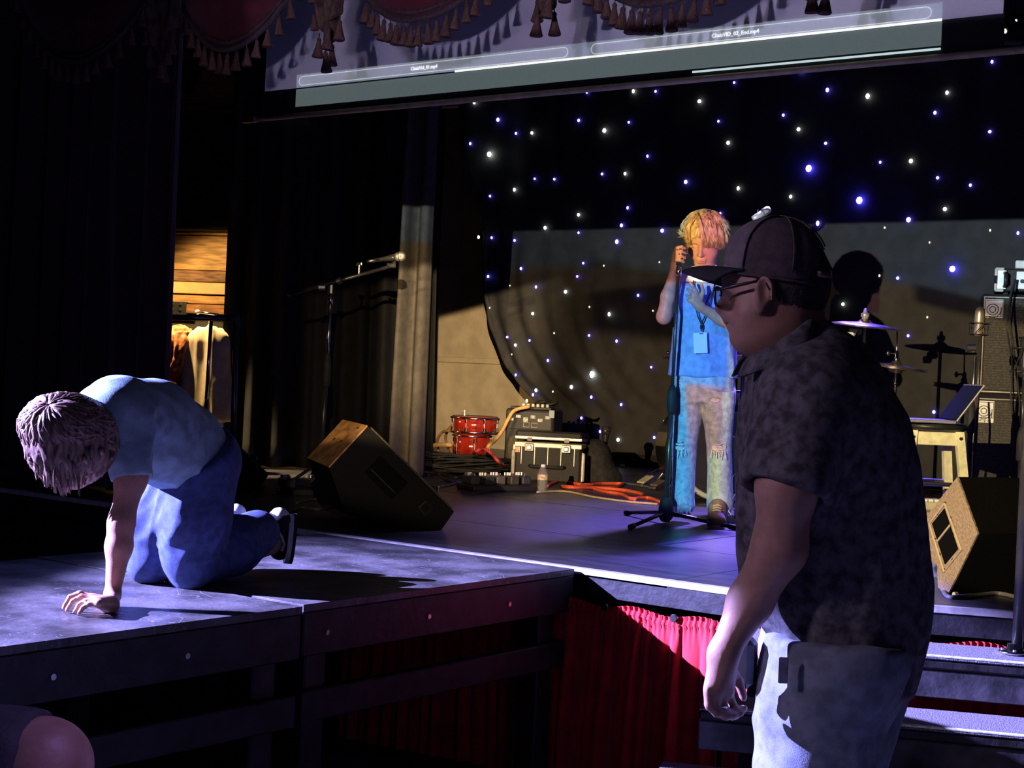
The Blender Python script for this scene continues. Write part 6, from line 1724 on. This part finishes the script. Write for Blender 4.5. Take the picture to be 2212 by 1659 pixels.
s.cap(g(1478, 622, .03), g(1452, 652, -.03), .040, .036, .03).cap(g(1452, 652, -.03), g(1434, 684, -.10), .036, .033, .02)
s.cap(g(1434, 684, -.10), g(1443, 640, -.11), .034, .033, .02).cap(g(1443, 640, -.11), g(1458, 580, -.10), .032, .021, .02)
wr = g(1459, 572, -.10); pk = g(1462, 552, -.09)
s.cap(wr, pk, .021, .024, .015).cap(wr, g(1462, 540, -.11), .018, .016, .012)
fingers(s, [[g(1459, 541, -.115), g(1463, 535, -.150), g(1472, 533, -.166), g(1480, 537, -.150)], [g(1458, 548, -.115), g(1462, 544, -.154), g(1472, 543, -.168), g(1481, 547, -.150)],
            [g(1458, 556, -.115), g(1462, 553, -.154), g(1471, 553, -.166), g(1480, 557, -.150)], [g(1458, 563, -.11), g(1461, 562, -.148), g(1469, 562, -.160), g(1477, 566, -.146)]], .0088, .0076, .003)
fingers(s, [[g(1458, 566, -.08), g(1470, 561, -.060), g(1479, 553, -.068)]], .0105, .0085, .006)
# hand laid over the chest
s.cap(g(1575, 640, .04), g(1600, 712, -.06), .045, .036, .03).cap(g(1600, 712, -.06), g(1556, 688, -.13), .036, .031, .02).cap(g(1556, 688, -.13), g(1514, 664, -.165), .031, .021, .02)
wr2 = g(1512, 662, -.167); R4 = [g(1502, 628, -.18), g(1499, 636, -.185), g(1497, 645, -.185), g(1497, 653, -.182)]
for q in R4: s.cap(wr2, q, .020, .0125, .012)
fingers(s, [[R4[0], g(1496, 618, -.19), g(1491, 610, -.185)], [R4[1], g(1491, 629, -.195), g(1485, 624, -.185)], [R4[2], g(1489, 641, -.192), g(1483, 637, -.182)], [R4[3], g(1490, 651, -.188), g(1485, 648, -.18)]], .0088, .007, .004)
fingers(s, [[g(1514, 645, -.175), g(1519, 630, -.18), g(1515, 615, -.18)]], .0115, .0085, .008)
for px0, px1, dd_ in ((1492, 1478, .03), (1548, 1555, -.01)):
    s.cap(g(1518, 830, .03), g(px0, 850, dd_), .06, .055, .04).cap(g(px0, 850, dd_), g(px1, 965, dd_), .055, .048, .03).cap(g(px1, 965, dd_), g(px1, 1095, dd_), .047, .035, .03)
body('body', s, .0052, skin, boy2, 1)
# face features set on the skin
for sd in (-1, 1):
    c = hx + ff * .0905 + fsd * sd * .031 - fup * .0045
    MB().tube([c + fsd * .013 * u_ + fup * .004 * u_ * u_ - ff * .003 * u_ * u_ for u_ in (-1, -.5, 0, .5, 1)], .0016, 5).build('eyelashes', M('lash_brown', (.06, .035, .02), .6, .1, 20), boy2, True)
    c = hx + ff * .096 + fsd * sd * .033 + fup * .017
    MB().tube([c + fsd * .016 * u_ - fup * .004 * u_ * u_ - ff * .005 * u_ * u_ for u_ in (-1, -.5, 0, .5, 1)], .0024, 5).build('eyebrow', M('brow_blond', (.28, .17, .07), .7, .1, 20), boy2, True)
MB().tube([hx + ff * (.1005 - .006 * u_ * u_) - fup * (.0655 + .002 * u_ * u_) + fsd * .016 * u_ for u_ in (-1, -.5, 0, .5, 1)], [.002, .0042, .0046, .0042, .002], 6).build('upper_lip', lipm, boy2, True)
MB().tube([hx + ff * (.0975 - .006 * u_ * u_) - fup * (.0755 - .002 * u_ * u_) + fsd * .014 * u_ for u_ in (-1, -.5, 0, .5, 1)], [.002, .005, .0056, .005, .002], 6).build('lower_lip', lipm, boy2, True)
# hair: thick blond mop swept over the brow
blond = M('hair_blond', (.50, .32, .12), .4, .4, 80, spec=.5, stretch=(1, 1, .3), col2=(.75, .55, .27))
h = Solid(); hcx = hx + fup * .045 - ff * .012
h.ell(hcx, (.112, .102, .102), (ff, fsd, fup), .02); h.ell(hcx + fsd * -.0 - fup * .02 - ff * .02, (.10, .108, .09), (ff, fsd, fup), .03)
h.ell(hx + ff * .085 - fup * .050 - fsd * .012, (.085, .060, .078), (ff, fsd, fup), .02, op='s')
h.ell(hx + ff * .105 + fup * .012 - fsd * .020, (.05, .024, .034), (ff, fsd, fup), .02, op='s')
V, Q = h.mesh(.006); V = folds(V, Q, [(.005, fup, 6, 55, 3, None, 0)])
finish('hair', V, blond, boy2, quads=Q, smooth=True)
mb = MB(); rng = random.Random(9); cr_ = (fup * .95 - ff * .15 + fsd * .25).normalized(); cx_, cy_ = frame(cr_)
for i in range(420):
    a = rng.uniform(0, 2 * pi); s0 = rng.uniform(.05, 1.0); pts = []; n = 8; span = rng.uniform(.7, 1.25)
    for k in range(n):
        th = s0 + span * k / (n - 1); aa = a + .55 * k / n
        dirv = cr_ * cos(th) + (cx_ * cos(aa) + cy_ * sin(aa)) * sin(th)
        if dirv.dot(ff) > .30 and th > .80 and len(pts) > 2: break
        rr = Vector((dirv.dot(ff) / .114, dirv.dot(fsd) / .106, dirv.dot(fup) / .104)).length
        q = hcx + dirv / rr * (1.02 + .10 * (k / n) ** 2 * rng.random())
        if k > 4: q += (fsd * dirv.dot(fsd)) * .008 * (k - 4) * .5
        pts.append(q)
    if len(pts) > 2: lock(mb, pts, rng.uniform(.0035, .007))
# fringe: sweeps from the parting across the brow
for i in range(190):
    u = rng.random(); part = hcx + fup * rng.uniform(.088, .102) + ff * rng.uniform(-.02, .045) - fsd * rng.uniform(.012, .03)
    k_ = rng.random()
    if u < .72:                                                      # the heavy side, over one eye and out to the ear
        e = hx + fsd * (.012 + .098 * k_) + ff * (.112 - .085 * k_ ** 1.5) + fup * (.014 - .034 * k_ + rng.uniform(-.010, .012))
        midp = part.lerp(e, .5) + ff * (.040 - .012 * k_) + fup * .024 + fsd * .022 * k_
    else:
        e = hx - fsd * (.048 + .055 * k_) + ff * (.098 - .075 * k_) + fup * (.018 - .03 * k_ + rng.uniform(-.01, .01))
        midp = part.lerp(e, .5) + ff * .030 + fup * .020 - fsd * .016
    lock(mb, [part, part.lerp(midp, .6) + ff * .010 + fup * .008, midp, midp.lerp(e, .55) + ff * .008 + fup * .003, e], rng.uniform(.004, .0075))
for i in range(26):                                                  # the flick standing out beside the brow
    st = hx - fsd * -.085 * 0 + g(1482, 508, -.02) - hx * 0 if False else g(1480 + rng.uniform(-2, 8), 505 + rng.uniform(-6, 8), -.03)
    e = g(1464 + rng.uniform(-4, 8), 500 + rng.uniform(-6, 14), -.03)
    lock(mb, [st, st.lerp(e, .5) - Z * .006, e], .004)
mb.build('hair_locks', blond, boy2, True)
# shirt with white yoke
bluem = M('blue_shirt', (.20, .36, .68), .85, .12, 30, bump=.2, bscale=350); whitem = M('white_yoke', (.70, .66, .60), .85, .06, 30, bump=.2, bscale=350)
def shirt_solid():
    s = Solid()
    s.loft([row(y, a, b_, dh, .03, g) for y, a, b_, dh in ((572, 1498, 1548, .055), (584, 1484, 1564, .075), (598, 1468, 1580, .09), (632, 1458, 1590, .115), (700, 1457, 1590, .12), (760, 1450, 1590, .118), (813, 1443, 1591, .12))], k=.02)
    s.cap(g(1482, 622, .03), g(1450, 657, -.02), .060, .056, .04, flat=2)
    s.cap(g(1560, 622, .03), g(1594, 690, -.02), .066, .062, .04, flat=2)
    s.cap(g(1440, 670, -.05), g(1458, 646, 0), .042, .042, .004, op='s')
    s.cap(g(1524, 545, -.02), g(1523, 582, -.015), .046, .046, .01, op='s')
    return s
zy = g(1520, 612).z
lay = [(.008, Z + RV * .35, 2.5, 11, 5, g(1560, 760), .25), (.006, Z - RV * .3, 2, 12, 9, g(1480, 760), .25), (.005, RV + Z, 3, 14, 2, g(1470, 640), .12)]
s = shirt_solid(); s.plane(Vector((0, 0, zy)), Z, k=.001); body('shirt', s, .006, bluem, boy2, 1, lay)
s = shirt_solid(); s.plane(Vector((0, 0, zy + .001)), -Z, k=.001); body('shirt_yoke', s, .006, whitem, boy2, 1)
# jeans, ripped at knees and thigh
lden = M('washed_denim', (.36, .46, .56), .85, .18, 40, bump=.3, bscale=500)
s = Solid()
s.loft([row(y, a, b_, dh, .03, g) for y, a, b_, dh in ((800, 1450, 1586, .11), (840, 1452, 1586, .115), (866, 1453, 1585, .11))], k=.02)
s.loft([row(y, a, b_, dh, .03, g) for y, a, b_, dh in ((845, 1453, 1530, .10), (900, 1453, 1514, .085), (960, 1451, 1505, .07), (1010, 1452, 1502, .066), (1070, 1452, 1500, .066), (1093, 1449, 1500, .07), (1103, 1453, 1496, .07))], k=.03)
s.loft([row(y, a, b_, dh, -.01, g) for y, a, b_, dh in ((845, 1515, 1586, .10), (900, 1522, 1584, .085), (960, 1528, 1582, .07), (1010, 1531, 1581, .068), (1070, 1529, 1580, .068), (1095, 1530, 1579, .07), (1108, 1535, 1573, .07))], k=.03)
rips = [(1470, 963, 13, 11, .03), (1553, 966, 15, 9, -.01), (1546, 864, 12, 5, -.01), (1549, 826, 11, 4, .02), (1470, 824, 4, 6, .03)]
for x, y, rw, rh, dd_ in rips[:3]:
    cpt = g(x, y, dd_ - .085); s.ell(cpt, (rw / 446, .036, rh / 446), (RV, CV, Z), .006, op='s')
body('jeans', s, .006, lden, boy2, 1, [(.006, Z, 2, 9, 3, None, 0), (.008, RV, 3, 14, 6, g(1475, 1092), .07), (.008, RV, 3, 14, 8, g(1555, 1096), .07), (.006, RV + Z * .4, 2, 12, 4, g(1550, 900), .12)])
fray = M('frayed_thread', (.72, .74, .72), .9, .1, 50); rng = random.Random(3)
mb = MB()
for x, y, rw, rh, dd_ in rips:
    for i in range(int(rw * 1.3)):
        yy = y + rng.uniform(-rh, rh) * .9; hw = rw * sqrt(max(.1, 1 - ((yy - y) / rh) ** 2)); zoff = dd_ - .072 - .004 * rng.random()
        a, b_ = g(x - hw, yy + rng.uniform(-1, 1), zoff), g(x + hw, yy + rng.uniform(-1, 1), zoff)
        mb.tube([a, a.lerp(b_, .3) - CV * .012 - Z * .006 * rng.random(), a.lerp(b_, .7) - CV * .012 - Z * .008 * rng.random(), b_], .0019, 4)
    for i in range(int(rw * .9)):
        xx = x + rng.uniform(-rw, rw); a = g(xx, y + rh * rng.uniform(.5, 1), dd_ - .078); mb.tube([a, a - Z * rng.uniform(.015, .045) - CV * .006 + RV * rng.uniform(-.01, .01)], .0016, 4)
for x0_, yy, dd_ in ((1453, 1097, .03), (1533, 1102, -.01)):
    for i in range(34):
        a = g(x0_ + rng.uniform(0, 42), yy + rng.uniform(-3, 4), dd_ - .068); mb.tube([a, a - Z * rng.uniform(.01, .03) - CV * .008 + RV * rng.uniform(-.012, .012)], .002, 4)
mb.build('frayed_threads', fray, boy2)['kind'] = 'stuff'
# shoes
shoem = M('brown_sneaker', (.24, .15, .10), .75, .25, 30)
for toe, heel in ((onz(1472, 1117), onz(1478, 1098)), (onz(1546, 1143), onz(1554, 1112))):
    d = (toe - heel).normalized(); heel = toe - d * .25; u_ = Z
    sl = Solid().cap(toe - d * .05 + Z * .038, heel + d * .10 + Z * .045, .040, .040, .03).cap(heel + d * .05 + Z * .045, heel + d * .08 + Z * .085, .042, .045, .03).ell(toe - d * .045 + Z * .03, (.045, .045, .034), None, .02).plane(toe + Z * .004, -Z)
    V, Q = sl.mesh(.0065); so = finish('shoe', V, shoem, boy2, quads=Q, smooth=True)
    sd = d.cross(Z); n = 20
    pts = [(toe + heel) / 2 + d * cos(2 * pi * i / n) * .128 + sd * sin(2 * pi * i / n) * .047 + Z * .001 for i in range(n)]
    MB().prism(pts, Z * .018).build('sole', M('tan_sole', (.5, .38, .25), .7, .1, 30), so)
    for i in range(4):
        c = toe - d * (.085 + .022 * i) + Z * (.078 + .010 * i); MB().tube([c - sd * .02, c + Z * .006, c + sd * .02], .003, 5).build('lace', M('pale_lace', (.6, .58, .52), .8, .1, 30), so, True)
# lanyard with badge
lan = M('black_lanyard', (.015, .015, .018), .7, .1, 30); dl = -.115
mbk = g(1515, 701, dl)
lanyard = thing('lanyard', 'black lanyard with pale blue blank badge hanging on the singer\'s chest', 'lanyard', g(1512, 765, dl))
for pts in ([(1498, 606, -.08), (1500, 650, -.115), (1508, 685, -.12), (1515, 700, -.12)], [(1547, 600, -.06), (1540, 630, -.10), (1530, 668, -.118), (1515, 700, -.12)]):
    MB().tube([g(*q) for q in pts], .0032, 5).build('neck_cord', lan, lanyard, True)
MB().tube([g(1515, 700, -.12), g(1515, 716, -.12)], .004, 6).build('clip', chrome, lanyard, True); MB().box(g(1515, 706, -.121), (.014, .008, .022), b=.003).build('slider', blackm, lanyard)
RB = (Matrix((RV, CV, Z)).transposed()) @ Matrix.Rotation(radians(-5), 3, 'Y')
MB().box(g(1513, 741, -.122), (.066, .003, .098), RB, b=.001).build('badge', M('pale_blue_badge', (.55, .75, .80), .4, .03, 10), lanyard)
MB().box(g(1515, 721, -.124), (.018, .003, .004), RB).build('badge_slot', blackm, lanyard)

# ---- the onlooker whose bent arm shows at the lower corner
DV = 1.75
def v_(px, py, dd=0.0): return P(px, py, DV + dd)
onl = thing('person', 'onlooker in dark sleeve whose bent bare elbow shows under the platform edge', 'person', Vector((v_(-150, 1700).x, v_(-150, 1700).y, 0)))
s = Solid()
s.cap(v_(-260, 1640, .04), v_(-60, 1655, .02), .062, .060, .04).cap(v_(-60, 1668, .02), v_(92, 1657), .058, .056, .02).cap(v_(92, 1657), v_(100, 1850, -.05), .052, .042, .015)
s.cap(v_(100, 1850, -.05), v_(60, 2050, -.1), .040, .028, .03)
s.cap(v_(60, 2050, -.1), v_(40, 2110, -.1), .028, .022, .02)
fingers(s, [[v_(20 + 14 * i, 2110, -.1), v_(16 + 14 * i, 2160, -.1), v_(20 + 14 * i, 2200, -.11)] for i in range(4)])
fingers(s, [[v_(72, 2070, -.1), v_(92, 2110, -.11), v_(90, 2140, -.11)]], .011, .0085)
s.cap(v_(-420, 1600, .08), v_(-420, 2500, .08), .13, .14, .06).cap(v_(-420, 1600, .08), v_(-430, 1430, .06), .07, .055, .05).ell(v_(-430, 1270, .05), (.085, .095, .12), None, .03)
s.cap(v_(-420, 1640, .08), v_(-260, 1640, .04), .10, .065, .05)
s.cap(v_(-420, 2480, .08), v_(-420, 3000, .08), .12, .06, .05).cap(v_(-420, 3000, .08), Vector((v_(-420, 3000, .08).x, v_(-420, 3000, .08).y, .06)), .06, .045, .03)
body('body', s, .008, skin_t, onl, 2)
s = Solid()
s.cap(v_(-260, 1655, .04), v_(84, 1672, .005), .078, .072, .04, flat=2).cap(v_(-420, 1640, .08), v_(-260, 1640, .04), .115, .075, .05).cap(v_(-420, 1600, .08), v_(-420, 2550, .08), .145, .155, .06)

body('shirt', s, .008, M('black_jersey', (.03, .026, .032), .85, .3, 20, bump=.2, bscale=200), onl, 1, [(.004, RV, 3, 20, 4, v_(-60, 1640), .12)])
s = Solid(); s.ell(v_(-430, 1255, .06), (.095, .10, .115), None, .03).plane(v_(-430, 1300, .05), -Z, k=.01); V, Q = s.mesh(.008); finish('hair', V, MATS['hair_dark'], onl, quads=Q, smooth=True)
